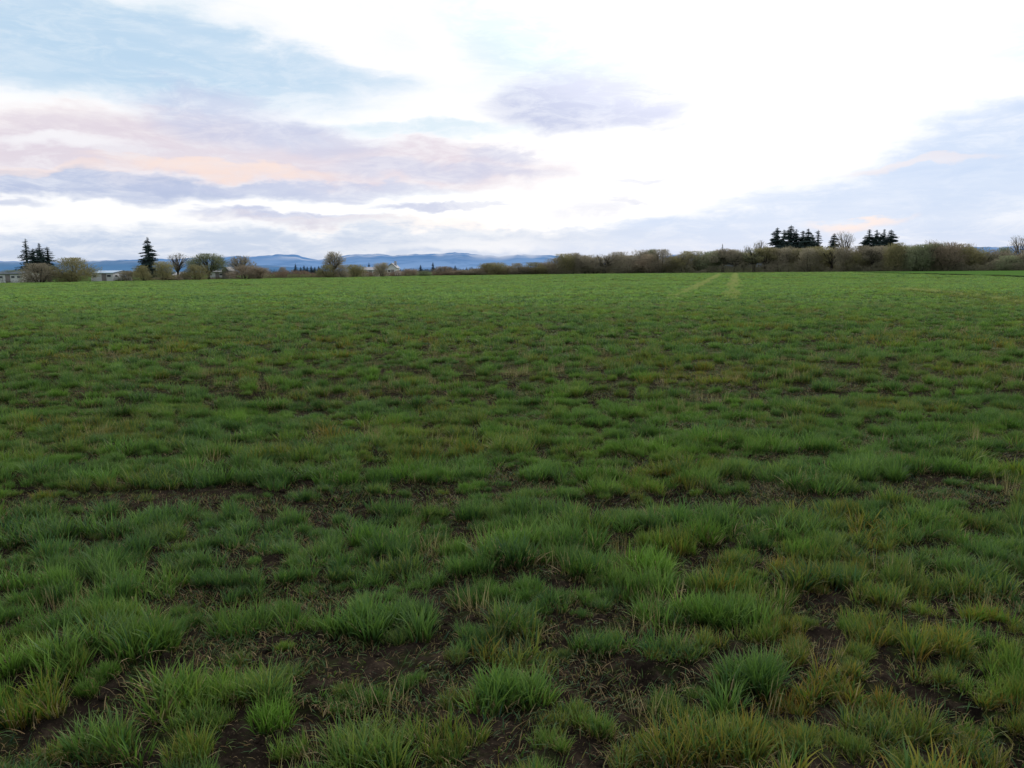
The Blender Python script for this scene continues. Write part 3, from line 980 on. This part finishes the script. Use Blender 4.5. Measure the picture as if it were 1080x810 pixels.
sections = [(455, 585, 'the low hedge right of the white farmhouses'), (585, 722, 'the tree belt left of the dip'), (722, 812, 'the belt between the dip and the left firs'),
            (812, 866, 'the belt below the left firs'), (866, 910, 'the belt around the tall bare tree'), (910, 946, 'the belt below the right firs'), (946, 1300, 'the belt right of the right firs')]
tone_words = {'grey': 'grey brown', 'olive': 'olive', 'russet': 'russet', 'mossy': 'mossy green'}
ordw = ['first', 'second', 'third', 'fourth', 'fifth', 'sixth', 'seventh', 'eighth', 'ninth', 'tenth', 'eleventh', 'twelfth', 'thirteenth']
count = {}
px = 468.0
rnd = random.Random(5)
front = []
while px < 1105:
    low = px < 585
    wpx = rnd.uniform(14, 20) if low else rnd.uniform(17, 27)
    if low: tone = rnd.choice(['russet', 'grey', 'russet', 'olive'])
    elif px < 722: tone = rnd.choice(['olive', 'grey', 'grey', 'olive', 'grey', 'russet'])
    elif px < 812: tone = rnd.choice(['mossy', 'grey', 'olive', 'mossy', 'grey'])
    elif px < 946: tone = rnd.choice(['grey', 'olive', 'grey', 'olive', 'grey', 'olive'])
    else: tone = rnd.choice(['olive', 'mossy', 'grey', 'olive', 'mossy', 'russet'])
    front.append((px, wpx, tone, 'bush' if (low or rnd.random() < 0.85) else rnd.choice(['tall', 'round'])))
    px += wpx * (0.62 if low else 0.52)
for qi, (px, wpx, tone, kind) in enumerate(front):
    if qi % 7 == 2 and px > 590: kind = 'wispy'
    sec = [s for s in sections if s[0] <= px < s[1]][0]
    k = (sec[2], tone); c = count.get(k, 0); count[k] = c + 1
    Y = edgeY(px) + rnd.uniform(1.5, 9)
    top = btop(px) + rnd.uniform(-5.0, 3.5)
    var = rnd.randrange(3) if kind == 'bush' else 0 if kind == 'wispy' else rnd.randrange(2)
    lab = '%s %s tree from left in %s' % (ordw[c], tone_words[tone], sec[2])
    plant('bare_tree', (kind, tone, var), px, top, Y, wpx * 1.2, lab, 'tree', 'leafless trees along the far edge of the field')

# noted individuals in the belt
plant('conifer_tree', ('fir', 0), 592, 272, 262, 11, 'small dark evergreen at the left end of the tall belt', 'conifer')
plant('bare_tree', ('tall', 'mossy', 0), 687, 262, 262, 17, 'pointed mossy tree, highest crown left of the dip', 'tree')
plant('bare_tree', ('round', 'mossy', 1), 752, 264, 250, 34, 'broad dark green crown beneath the thin spire', 'tree')
plant('conifer_tree', ('fir_open', 1), 762, 257.5, 256, 2.6, 'thin bare spire poking above the belt left of the firs', 'conifer')
plant('bare_tree', ('wispy', 'grey', 0), 801, 252.5, 252, 14, 'wispy bare tree rising just left of the left firs', 'tree')
plant('bare_tree', ('wispy', 'grey', 0), 789, 258, 254, 10, 'low wispy bare tree two crowns left of the left firs', 'tree')
LF = 'dark firs in the left cluster above the belt'
for (px, top, w, key, lab) in [
    (820, 240.5, 13, ('fir', 0), 'leftmost fir of the left cluster, broad and dark'),
    (827, 242.5, 11, ('fir', 3), 'second fir from the left in the left cluster'),
    (834.5, 238.5, 14, ('fir', 1), 'tallest fir of the left cluster'),
    (840, 242, 12, ('fir', 5), 'fir just right of the tallest in the left cluster'),
    (847, 243.5, 15, ('fir', 2), 'fourth rounded fir inside the left cluster'),
    (853, 241.5, 12, ('fir', 4), 'fir with pointed tip near the right of the left cluster'),
    (857, 248, 12, ('fir', 3), 'shortest fir at the right edge of the left cluster'),
    (863, 243.5, 7, ('fir_open', 1), 'very slim fir standing apart right of the left cluster'),
    (880, 246.5, 9, ('fir', 0), 'single fir between left cluster and tall bare tree'),
]:
    plant('conifer_tree', key, px, top, 258 + rnd.uniform(-3, 8), w * 1.3, lab, 'conifer', LF)
plant('bare_tree', ('wispy', 'grey', 0), 892, 243, 244, 19, 'tall bare tree with visible trunk between the two fir clusters', 'tree')
RF = 'dark firs in the right cluster above the belt'
for (px, top, w, key, lab) in [
    (917, 242, 12, ('fir', 2), 'leftmost fir of the right cluster'),
    (912.5, 250, 10, ('fir', 5), 'short fir filling the left foot of the right cluster'),
    (925, 242.5, 13, ('fir', 5), 'second fir from the left in the right cluster'),
    (933, 242, 11, ('fir', 3), 'third fir from the left in the right cluster'),
    (940, 243, 12, ('fir', 1), 'rightmost fir of the right cluster'),
    (929, 247, 12, ('fir', 4), 'lower fir in the middle of the right cluster'),
]:
    plant('conifer_tree', key, px, top, 236 + rnd.uniform(-3, 8), w * 1.35, lab, 'conifer', RF)
plant('bare_tree', ('bush', 'mossy', 2), 953, 258, 232, 18, 'mossy green bushy tree touching the right firs', 'tree')
plant('bare_tree', ('wispy', 'grey', 0), 984, 252, 232, 17, 'thin bare crown standing out above the belt on the right', 'tree')
plant('bare_tree', ('wispy', 'olive', 0), 996, 253.5, 230, 14, 'smaller thin bare crown beside the one above the right belt', 'tree')
plant('bare_tree', ('round', 'mossy', 0), 1060, 260, 330, 17, 'bluish round crowned tree in the gap near the right edge', 'tree')
plant('bare_tree', ('wispy', 'grey', 0), 1077, 247.5, 205, 20, 'tall bare tree at the right edge', 'tree')

# undergrowth behind the front trees, one mass of twigs nobody could count
def twig_mass(name, x0, x1, Yf, topf, n, tone_mat, depth, ln, wd, seed, lab, cat):
    rg = np.random.default_rng(seed)
    px = rg.uniform(x0, x1, n)
    Y = np.array([Yf(p) for p in px]) + rg.uniform(0, depth, n)
    pyh = horizon_y(px)
    C = np.zeros((n, 3))
    tanx = np.array([P(p, 284, 1.0)[0] for p in px])
    C[:, 0] = tanx * Y; C[:, 1] = Y
    top = np.array([topf(p) for p in px]) + 6 * (vnoise(px / 7.0, Y / 9, seed) - 0.15)
    Ht = CAM_H + (pyh - top) / F * Y
    C[:, 2] = rg.uniform(0, 1, n) ** 1.05 * np.maximum(Ht, 0.4)
    D = rg.normal(0, 0.5, (n, 3)); D[:, 2] += 1.0
    V, Fc = slivers(C, D, ln * rg.uniform(0.4, 1.1, n), wd * rg.uniform(0.5, 1.4, n), rg)
    me = mesh_np(name, V, Fc, tone_mat)
    tag(link(name, me), lab, cat, kind='stuff')


UND = mat_twig('undergrowth_twigs', (0.22, 0.20, 0.155), (0.38, 0.33, 0.25), (0.29, 0.28, 0.16))
HEDGE = mat_twig('hedge_twigs', (0.17, 0.125, 0.10), (0.27, 0.195, 0.15), (0.24, 0.135, 0.10))
twig_mass('belt_undergrowth', 578, 1200, lambda p: edgeY(p) + 5, lambda p: btop(p) + 1.5 + 2.2 * math.sin(p * 0.21) * math.sin(p * 0.083 + 1), 95000, UND, 14, 1.0, 0.11, 3, 'tangled brown undergrowth filling the tree belt', 'undergrowth')
twig_mass('belt_edge_brush', 585, 1200, lambda p: edgeY(p) + 0.8, lambda p: horizon_y(p) - 3.5 - 3 * math.sin(p * 0.13) * math.sin(p * 0.041), 26000, UND, 2.5, 0.6, 0.08, 13, 'low brown brush and brambles along the front of the tree belt', 'brush')
twig_mass('hedge_undergrowth', 455, 600, lambda p: edgeY(p) + 2, lambda p: btop(p) + 3.0, 9000, HEDGE, 9, 0.9, 0.1, 4, 'brown undergrowth filling the low hedge beyond the field', 'undergrowth')
twig_mass('low_hedge', 262, 428, lambda p: edgeY(p) + 3, lambda p: 284.4 + 0.012 * (330 - p), 9500, HEDGE, 5, 0.7, 0.09, 5, 'long low reddish brown hedge between the oaks', 'hedge')
twig_mass('scrub', 125, 262, lambda p: edgeY(p) + 2, lambda p: 291.0, 3200, HEDGE, 4, 0.5, 0.07, 6, 'low scrub along the field edge at the farm', 'scrub')
twig_mass('rough_grass_bank', -120, 600, lambda p: edgeY(p) + 1, lambda p: horizon_y(p) + 2.8, 6500, mat_mottled('bank_grass', (0.06, 0.075, 0.035), (0.10, 0.10, 0.05), 0.2), 1.5, 0.4, 0.06, 7, 'thin bank of rough grass along the far edge of the field', 'grass')
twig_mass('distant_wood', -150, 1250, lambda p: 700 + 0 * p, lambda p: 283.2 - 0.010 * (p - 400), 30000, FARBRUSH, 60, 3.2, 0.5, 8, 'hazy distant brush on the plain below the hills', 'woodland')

# ------------------------------------------------------------------ buildings
WHITE = mat_mottled('white_paint', (0.62, 0.62, 0.60), (0.74, 0.74, 0.73), 0.4, rough=0.6)
CREAM = mat_mottled('cream_paint', (0.58, 0.55, 0.46), (0.68, 0.64, 0.55), 0.4, rough=0.6)
BLUEROOF = mat_mottled('pale_blue_metal_roof', (0.40, 0.54, 0.68), (0.48, 0.62, 0.76), 0.3, rough=0.4)
GREYROOF = mat_mottled('grey_shingle_roof', (0.34, 0.34, 0.36), (0.46, 0.46, 0.48), 0.4, rough=0.7)
DARKROOF = mat_mottled('dark_teal_roof', (0.020, 0.045, 0.060), (0.035, 0.065, 0.085), 0.4, rough=0.5)
GLASS = mat_mottled('window_glass', (0.03, 0.04, 0.05), (0.06, 0.08, 0.10), 1.0, rough=0.15, spec=0.6)
DOORM = mat_mottled('door_paint', (0.22, 0.20, 0.19), (0.28, 0.25, 0.23), 1.0, rough=0.6)


def house(name, px0, px1, Y, eave_py, ridge_py, wall, roof, label, cat, depth=7.0, gable=False, nwin=4, rz=0.0, doorx=0.6, chimney=False):
    a = P(px0, eave_py, Y); b = P(px1, eave_py, Y); r = P((px0 + px1) / 2, ridge_py, Y)
    w = b[0] - a[0]; he = max(0.8 if w < 2.5 else 1.9, a[2]); hr = max(he + 0.4, r[2])
    e = empty(name, ((a[0] + b[0]) / 2, Y, 0), rz)
    tag(e, label, cat)
    hw = w / 2; ov = 0.3 if w > 2.5 else 0.06
    m = MB(); m.box(-hw, hw, 0, depth, -0.3, he)
    if gable:     # gable end faces the field
        m.poly([(-hw, 0, he), (hw, 0, he), (0, 0, hr - 0.1)]); m.poly([(hw, depth, he), (-hw, depth, he), (0, depth, hr - 0.1)])
    else:
        m.poly([(-hw, 0, he), (-hw, depth / 2, hr - 0.1), (-hw, depth, he)]); m.poly([(hw, depth, he), (hw, depth / 2, hr - 0.1), (hw, 0, he)])
    m.build('wall', wall, e)
    t = 0.12; k = MB()
    if gable:
        for s in (-1, 1):
            A = (s * (hw + ov), he - 0.1); B = (0, hr)
            q = [(A[0], -ov, A[1]), (B[0], -ov, B[1]), (B[0], depth + ov, B[1]), (A[0], depth + ov, A[1])]
            k.poly(q if s > 0 else q[::-1]); k.poly([(x, y, z + t) for x, y, z in (q[::-1] if s > 0 else q)])
            k.poly([(A[0], -ov, A[1]), (B[0], -ov, B[1]), (B[0], -ov, B[1] + t), (A[0], -ov, A[1] + t)])
    else:
        for s in (0, 1):
            ye = -ov if s == 0 else depth + ov
            q = [(-hw - ov, ye, he - 0.1), (hw + ov, ye, he - 0.1), (hw + ov, depth / 2, hr), (-hw - ov, depth / 2, hr)]
            k.poly(q if s == 0 else q[::-1]); k.poly([(x, y, z + t) for x, y, z in (q[::-1] if s == 0 else q)])
            k.poly([(-hw - ov, ye, he - 0.1), (hw + ov, ye, he - 0.1), (hw + ov, ye, he - 0.1 + t), (-hw - ov, ye, he - 0.1 + t)])
    ro = k.build('roof', roof, e)
    if chimney: MB().box(hw * 0.3, hw * 0.3 + 0.7, depth * 0.4, depth * 0.4 + 0.7, hr - 0.8, hr + 0.7).build('chimney', GREYROOF, ro)
    ws = min(0.5, w / (nwin * 2.8)) if nwin else 0
    for i in range(nwin):
        cx = -hw + w * (i + 0.5) / nwin
        if abs(cx / w - (doorx - 0.5)) < 0.5 / nwin: continue
        fr = MB()
        z0, z1 = he * 0.50, he * 0.80
        fr.box(cx - ws, cx + ws, -0.07, -0.003, z0, z1)
        f = fr.build('window', wall, e)
        g = MB(); g.box(cx - ws + 0.1, cx + ws - 0.1, -0.09, -0.073, z0 + 0.08, z1 - 0.08); g.build('pane', GLASS, f)
    if w < 2.5: return e
    cx = (doorx - 0.5) * w
    d = MB(); d.box(cx - 0.5, cx + 0.5, -0.06, -0.003, 0.0, min(2.05, he - 0.2)); dd = d.build('door', DOORM, e)
    MB().box(cx + 0.33, cx + 0.40, -0.11, -0.062, 0.95, 1.02).build('handle', GREYROOF, dd)
    return e


house('white_shed', -14, 23.5, 172, 295.8, 292.3, WHITE, DARKROOF, 'long low white shed with dark roof at the far left', 'shed', nwin=6)
house('barn', 96, 119, 178, 292.6, 289.0, WHITE, BLUEROOF, 'low white barn with pale blue metal roof', 'barn', nwin=3, depth=9)
house('cottage', 181, 191, 205, 290.2, 287.6, CREAM, GREYROOF, 'small cottage with pale grey roof half hidden by brush', 'house', nwin=2)
house('gabled_house', 219, 236, 208, 288.6, 285.6, WHITE, GREYROOF, 'white house with pale roof right below the round oak', 'house', nwin=3, chimney=True)
house('house_wing', 234, 241, 204, 285.5, 281.8, DOORM, GREYROOF, 'narrow dark gabled house with light roof edge beside the white house', 'house', gable=True, nwin=0, depth=5)
house('farmhouse', 381, 397, 250, 284.8, 282.0, WHITE, GREYROOF, 'low white farmhouse between olive bush and brown tree', 'house', nwin=4)
house('farmhouse', 408, 418, 252, 282.8, 277.8, WHITE, GREYROOF, 'tall white gabled farmhouse left of the reddish bush', 'house', gable=True, nwin=2, chimney=True)
house('shed', 418.5, 423.5, 246, 288.0, 286.6, WHITE, GREYROOF, 'tiny white shed next to the tall gabled farmhouse', 'shed', nwin=0, depth=3)


# parked cars near the barn, a few pixels each
def car(px, Y, paint, label):
    p = P(px, 290, Y)
    e = empty('parked_car', (p[0], Y, 0), random.uniform(-0.4, 0.4)); tag(e, label, 'car', 'cars parked by the barn')
    b = MB()
    prof = [(-2.1, .35), (-2.15, .75), (-1.9, .92), (-1.3, .98), (-0.8, 1.42), (0.7, 1.45), (1.3, 1.0), (2.05, .85), (2.15, .4)]
    n = len(prof)
    for s in (-0.85, 0.85): b.v += [(x, s * (1.0 if z < 1.1 else 0.8), z) for x, z in prof]
    b.f = [tuple(range(n))[::-1], tuple(range(n, 2 * n))] + [(i, (i + 1) % n, n + (i + 1) % n, n + i) for i in range(n)]
    b.build('body', paint, e)
    w = MB(); w.poly([(-0.95, -0.86, 1.02), (1.15, -0.86, 1.02), (0.65, -0.72, 1.38), (-0.72, -0.72, 1.38)]); w.build('window', GLASS, e)
    for x in (-1.3, 1.3):
        for y in (-0.86, 0.86):
            wv = MB(); wv.tube([(x, y - 0.1, 0.32), (x, y + 0.1, 0.32)], [0.32, 0.32], 12); wv.build('wheel', GLASS, e)


car(122, 180, WHITE, 'white car parked at the right end of the barn')
car(126.5, 181, BLUEROOF, 'pale blue car right of the white car by the barn')

# ------------------------------------------------------------------ hills
def mat_hill(name, c_low, c_high, c_patch, cloud):
    m, t, out = new_mat(name)
    g = t.new('ShaderNodeNewGeometry')
    sx = t.new('ShaderNodeSeparateXYZ'); t.l.new(g.outputs['Position'], sx.inputs[0])
    hgt = t.attr('relh').outputs['Fac']
    p = scaled_pos(t, 0.0016, 0.0016, 0.006)
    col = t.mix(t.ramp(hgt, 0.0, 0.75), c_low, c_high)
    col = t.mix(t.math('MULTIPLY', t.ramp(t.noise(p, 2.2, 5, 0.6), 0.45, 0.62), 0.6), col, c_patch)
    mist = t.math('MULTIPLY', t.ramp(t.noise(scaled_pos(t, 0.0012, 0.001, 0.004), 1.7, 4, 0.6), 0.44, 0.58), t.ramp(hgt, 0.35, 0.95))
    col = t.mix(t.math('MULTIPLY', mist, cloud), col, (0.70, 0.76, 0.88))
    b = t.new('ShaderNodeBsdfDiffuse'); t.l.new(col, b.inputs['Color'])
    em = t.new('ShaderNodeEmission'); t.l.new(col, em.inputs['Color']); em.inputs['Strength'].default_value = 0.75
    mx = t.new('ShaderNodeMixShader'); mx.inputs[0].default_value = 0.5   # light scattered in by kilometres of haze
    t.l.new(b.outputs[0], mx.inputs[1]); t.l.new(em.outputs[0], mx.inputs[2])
    t.l.new(mx.outputs[0], out.inputs['Surface'])
    return m


def ridge(name, prof, Y, depth, mat, amp, seed):
    pxs = np.arange(-420, 1500, 2.0)
    xs = np.interp(pxs, [p[0] for p in prof], [p[1] for p in prof])
    xs = xs - amp * (fbm(pxs / 26.0, np.zeros_like(pxs), seed, 4) - 0.5) * 2 - 0.5 * (vnoise(pxs / 3.5, pxs * 0, seed + 3) - 0.5)
    rows = 14
    V = []; rel = []
    for j in range(rows):
        u = j / (rows - 1)
        prof_h = math.sin(min(1, u * 1.0) * math.pi / 2) if u <= 1 else 1
        YY = Y - depth * (1 - u)
        for i, px in enumerate(pxs):
            p = P(px, xs[i], Y)
            tx = p[0] / Y
            hh = max(p[2], 5)
            z = hh * prof_h * (1 + (0.22 * (vnoise(px / 14.0, u * 5.0, seed + 9) - 0.5) if 0 < j < rows - 1 else 0))
            V.append((tx * YY, YY, z - 2)); rel.append(u)
    n = len(pxs)
    for i, px in enumerate(pxs):   # back slope
        p = P(px, xs[i], Y); V.append((p[0] / Y * (Y + depth), Y + depth, -2)); rel.append(0)
    rows += 1
    i, j = np.meshgrid(np.arange(rows - 1), np.arange(n - 1), indexing='ij')
    Fq = np.stack([i * n + j, i * n + j + 1, (i + 1) * n + j + 1, (i + 1) * n + j], -1).reshape(-1, 4)
    me = mesh_np(name, np.array(V), Fq, mat, smooth=True)
    attr(me, 'relh', np.array(rel, np.float32))
    tag(link(name, me), kind='structure')


far_prof = [(-420, 277), (0, 275.5), (150, 274), (240, 271.5), (290, 269), (315, 270), (336, 274), (350, 272), (368, 269.5), (405, 268.8), (415, 271), (440, 268.5), (480, 267), (500, 269), (525, 271.5),
            (545, 269.5), (580, 270.5), (600, 272.5), (700, 271), (728, 268.5), (760, 271), (900, 272), (1030, 260.5), (1080, 259.5), (1200, 257), (1500, 254)]
near_prof = [(-420, 279), (0, 276), (60, 276.5), (150, 274.8), (200, 276), (260, 279), (340, 283), (500, 288), (1500, 290)]
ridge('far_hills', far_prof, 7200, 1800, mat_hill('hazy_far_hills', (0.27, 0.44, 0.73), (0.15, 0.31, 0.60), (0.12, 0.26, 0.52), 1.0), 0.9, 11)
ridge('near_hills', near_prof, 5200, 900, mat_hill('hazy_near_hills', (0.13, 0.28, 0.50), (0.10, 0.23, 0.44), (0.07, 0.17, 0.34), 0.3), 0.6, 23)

# ------------------------------------------------------------------ sky
SUN_EL, SUN_AZ = 24.0, 18.0     # behind the bright cloud, right of centre
world = bpy.data.worlds.new('World'); scene.world = world; world.use_nodes = True
t = NT(world.node_tree); t.n.clear()
wo = t.new('ShaderNodeOutputWorld')
sky = t.new('ShaderNodeTexSky', sky_type='NISHITA'); sky.sun_disc = False
sky.sun_elevation = R(SUN_EL); sky.sun_rotation = R(SUN_AZ)
bgs = t.new('ShaderNodeBackground'); t.l.new(sky.outputs[0], bgs.inputs['Color']); bgs.inputs['Strength'].default_value = 0.1
tc = t.new('ShaderNodeTexCoord')
sep = t.new('ShaderNodeSeparateXYZ'); t.l.new(tc.outputs['Generated'], sep.inputs[0])
DEG = 180 / math.pi
az = t.math('MULTIPLY', t.math('ARCTAN2', sep.outputs[0], sep.outputs[1]), DEG)
el = t.math('MULTIPLY', t.math('ARCSINE', sep.outputs[2]), DEG)
# clouds stretched sideways, finer towards the horizon
wv = t.comb(t.math('MULTIPLY', az, 0.055), t.math('MULTIPLY', el, 0.19), 0.0)
nz1 = t.noise(wv, 1.0, 6, 0.62, 0.4)
nv2 = t.comb(t.math('MULTIPLY', az, 0.16), t.math('MULTIPLY', el, 0.62), 3.7)
nz2 = t.noise(nv2, 1.0, 6, 0.62, 0.3)
nv3 = t.comb(t.math('MULTIPLY', az, 0.20), t.math('MULTIPLY', el, 0.35), 9.1)
nz3 = t.noise(nv3, 1.0, 4, 0.6, 0.0)
azw = t.math('ADD', az, t.math('MULTIPLY', t.math('SUBTRACT', nz1, 0.5), 8.0))
elw = t.math('ADD', el, t.math('ADD', t.math('MULTIPLY', t.math('SUBTRACT', nz3, 0.5), 2.4), t.math('MULTIPLY', t.math('SUBTRACT', nz2, 0.5), 1.8)))

W_ = (1.04, 1.04, 1.06)
col = t.mix(t.ramp(nz1, 0.30, 0.55), (0.93, 0.97, 1.02), W_)
GB = (0.53, 0.71, 0.89); LAV = (0.55, 0.60, 0.81); LCY = (0.67, 0.82, 0.93); PINK = (0.77, 0.68, 0.77); DLAV = (0.48, 0.55, 0.77)
PEACH = (1.00, 0.78, 0.70); HZ = (0.55, 0.65, 0.84); RB = (0.53, 0.67, 0.92)
ell = [  # px, py, rx, ry, slope (down to the right +), colour, strength, softness
    (40, 30, 260, 50, 0.05, LCY, 0.8, 0.9), (100, 48, 290, 40, 0.10, GB, 0.9, 0.7), (300, 68, 120, 17, 0.12, GB, 0.6, 0.8), (20, 75, 120, 14, 0.0, GB, 0.5, 0.8),
    (570, 25, 110, 50, 0.25, LCY, 0.75, 0.9), (590, 60, 90, 45, 0.1, GB, 0.45, 0.9), (640, 82, 60, 14, 0.1, LAV, 0.5, 0.9), (622, 113, 100, 25, 0.02, LAV, 0.92, 0.5),
    (90, 128, 140, 18, 0.0, PEACH, 0.30, 0.9), (150, 158, 240, 34, 0.02, PINK, 0.8, 0.6), (240, 130, 90, 26, 0.15, LAV, 0.6, 0.8),
    (420, 176, 180, 24, 0.0, PINK, 0.85, 0.6), (450, 137, 90, 8, 0.0, LCY, 0.7, 0.9), (470, 180, 110, 10, 0.0, LAV, 0.6, 0.9),
    (130, 196, 230, 11, 0.03, DLAV, 0.85, 0.6), (190, 208, 60, 8, 0.05, DLAV, 0.6, 0.8), (330, 202, 130, 7, 0.0, LAV, 0.7, 0.8), (10, 209, 50, 6, 0, DLAV, 0.6, 0.8),
    (235, 180, 110, 7, 0.04, PEACH, 0.75, 0.9), (40, 180, 90, 5, -0.03, PEACH, 0.45, 0.9),
    (310, 231, 90, 6, 0.03, LAV, 0.8, 0.7), (460, 219, 70, 4, 0.0, LAV, 0.75, 0.7), (400, 236, 140, 5, 0.02, PEACH, 0.25, 1.0), (535, 163, 35, 6, 0, LAV, 0.6, 0.9),
    (672, 190, 26, 3.5, 0, LAV, 0.5, 0.9), (662, 215, 14, 3, 0, LAV, 0.5, 0.9), (620, 222, 40, 6, 0, LAV, 0.4, 0.9), (330, 150, 60, 14, 0.1, LAV, 0.5, 0.9), (60, 150, 60, 7, 0, W_, 0.6, 0.9), (480, 250, 260, 9, 0.0, HZ, 0.55, 0.8), (655, 60, 50, 14, 0.3, LAV, 0.4, 0.9),
    (1070, 140, 140, 34, -0.15, RB, 0.8, 0.9), (1010, 180, 200, 30, -0.12, RB, 0.65, 0.9), (900, 214, 240, 22, -0.08, RB, 0.7, 0.9), (1050, 215, 200, 40, 0, RB, 0.7, 0.7),
    (960, 176, 70, 4, -0.02, PEACH, 0.32, 1.0), (1060, 25, 110, 36, 0.25, LCY, 0.8, 0.8), (870, 16, 60, 10, 0.0, LCY, 0.35, 0.9),
    (780, 240, 200, 16, -0.03, RB, 0.8, 0.7), (908, 236, 50, 7, -0.02, PEACH, 0.7, 0.7), (150, 272, 700, 32, 0.0, HZ, 0.9, 0.6), (950, 262, 500, 26, -0.01, RB, 0.85, 0.7),
    (500, 258, 70, 8, 0.0, W_, 0.5, 1.0),
]
wisp = t.math('ADD', 0.70, t.math('MULTIPLY', t.ramp(t.noise(t.comb(t.math('MULTIPLY', az, 0.30), t.math('MULTIPLY', el, 1.05), 5.0), 1.0, 7, 0.68, 0.5), 0.36, 0.6), 0.45))
for (px, py, rx, ry, sl, c, st, soft) in ell:
    a0, e0 = azel(px, py)
    k = 0.0676 * math.cos(math.radians(a0)) ** 2
    k2 = 0.0676 * math.cos(math.radians(a0))
    da = t.math('SUBTRACT', azw, a0)
    u = t.math('MULTIPLY', da, 1 / (rx * k))
    v = t.math('MULTIPLY', t.math('ADD', t.math('SUBTRACT', elw, e0), t.math('MULTIPLY', da, sl)), 1 / (ry * k2))
    d2 = t.math('ADD', t.math('MULTIPLY', u, u), t.math('MULTIPLY', v, v))
    d2 = t.math('ADD', d2, t.math('MULTIPLY', t.math('SUBTRACT', nz2, 0.5), 1.5 * soft))
    mk = t.math('MULTIPLY', t.ramp(d2, 1.1 + 0.9 * soft, 0.9 - 0.9 * soft), t.math('MULTIPLY', wisp, st))
    col = t.mix(mk, col, c)
# streaky structure inside the clouds
streak_n = t.ramp(t.noise(t.comb(t.math('MULTIPLY', az, 0.10), t.math('MULTIPLY', el, 0.75), 1.3), 1.0, 5, 0.6, 0.2), 0.35, 0.68)
col = t.mix(t.math('MULTIPLY', streak_n, 0.14), col, (1.05, 1.05, 1.07))
# brighter veil in front of the sun
ds = t.math('SUBTRACT', az, SUN_AZ); de = t.math('SUBTRACT', el, SUN_EL)
gl = t.math('ADD', t.math('MULTIPLY', ds, t.math('MULTIPLY', ds, 1 / 900)), t.math('MULTIPLY', de, t.math('MULTIPLY', de, 1 / 300)))
glow = t.ramp(gl, 1.0, 0.0)
col = t.mix(t.math('MULTIPLY', glow, 0.35), col, (1.6, 1.55, 1.5), 'ADD')
# sky behind the photographer: greyer, dim
backs = t.ramp(sep.outputs[1], 0.45, -0.5)
col = t.mix(t.math('MULTIPLY', backs, 0.75), col, (0.42, 0.47, 0.58))
bgc = t.new('ShaderNodeBackground'); t.l.new(col, bgc.inputs['Color']); bgc.inputs['Strength'].default_value = 1.0
mx = t.new('ShaderNodeMixShader'); mx.inputs[0].default_value = 0.93
t.l.new(bgs.outputs[0], mx.inputs[1]); t.l.new(bgc.outputs[0], mx.inputs[2])
t.l.new(mx.outputs[0], wo.inputs['Surface'])

ld = bpy.data.lights.new('sun', 'SUN'); ld.energy = 1.5; ld.angle = R(11); ld.color = (1.0, 0.93, 0.84)
sun = bpy.data.objects.new('sun', ld); COL.objects.link(sun)
sd = Vector((math.sin(R(SUN_AZ)) * math.cos(R(SUN_EL)), math.cos(R(SUN_AZ)) * math.cos(R(SUN_EL)), math.sin(R(SUN_EL))))
sun.rotation_euler = sd.to_track_quat('Z', 'Y').to_euler()

scene.view_settings.view_transform = 'Standard'
scene.view_settings.look = 'None'
scene.view_settings.exposure = 0
scene.view_settings.gamma = 1
scene.render.engine = 'CYCLES'
scene.cycles.max_bounces = 4
scene.cycles.transparent_max_bounces = 4
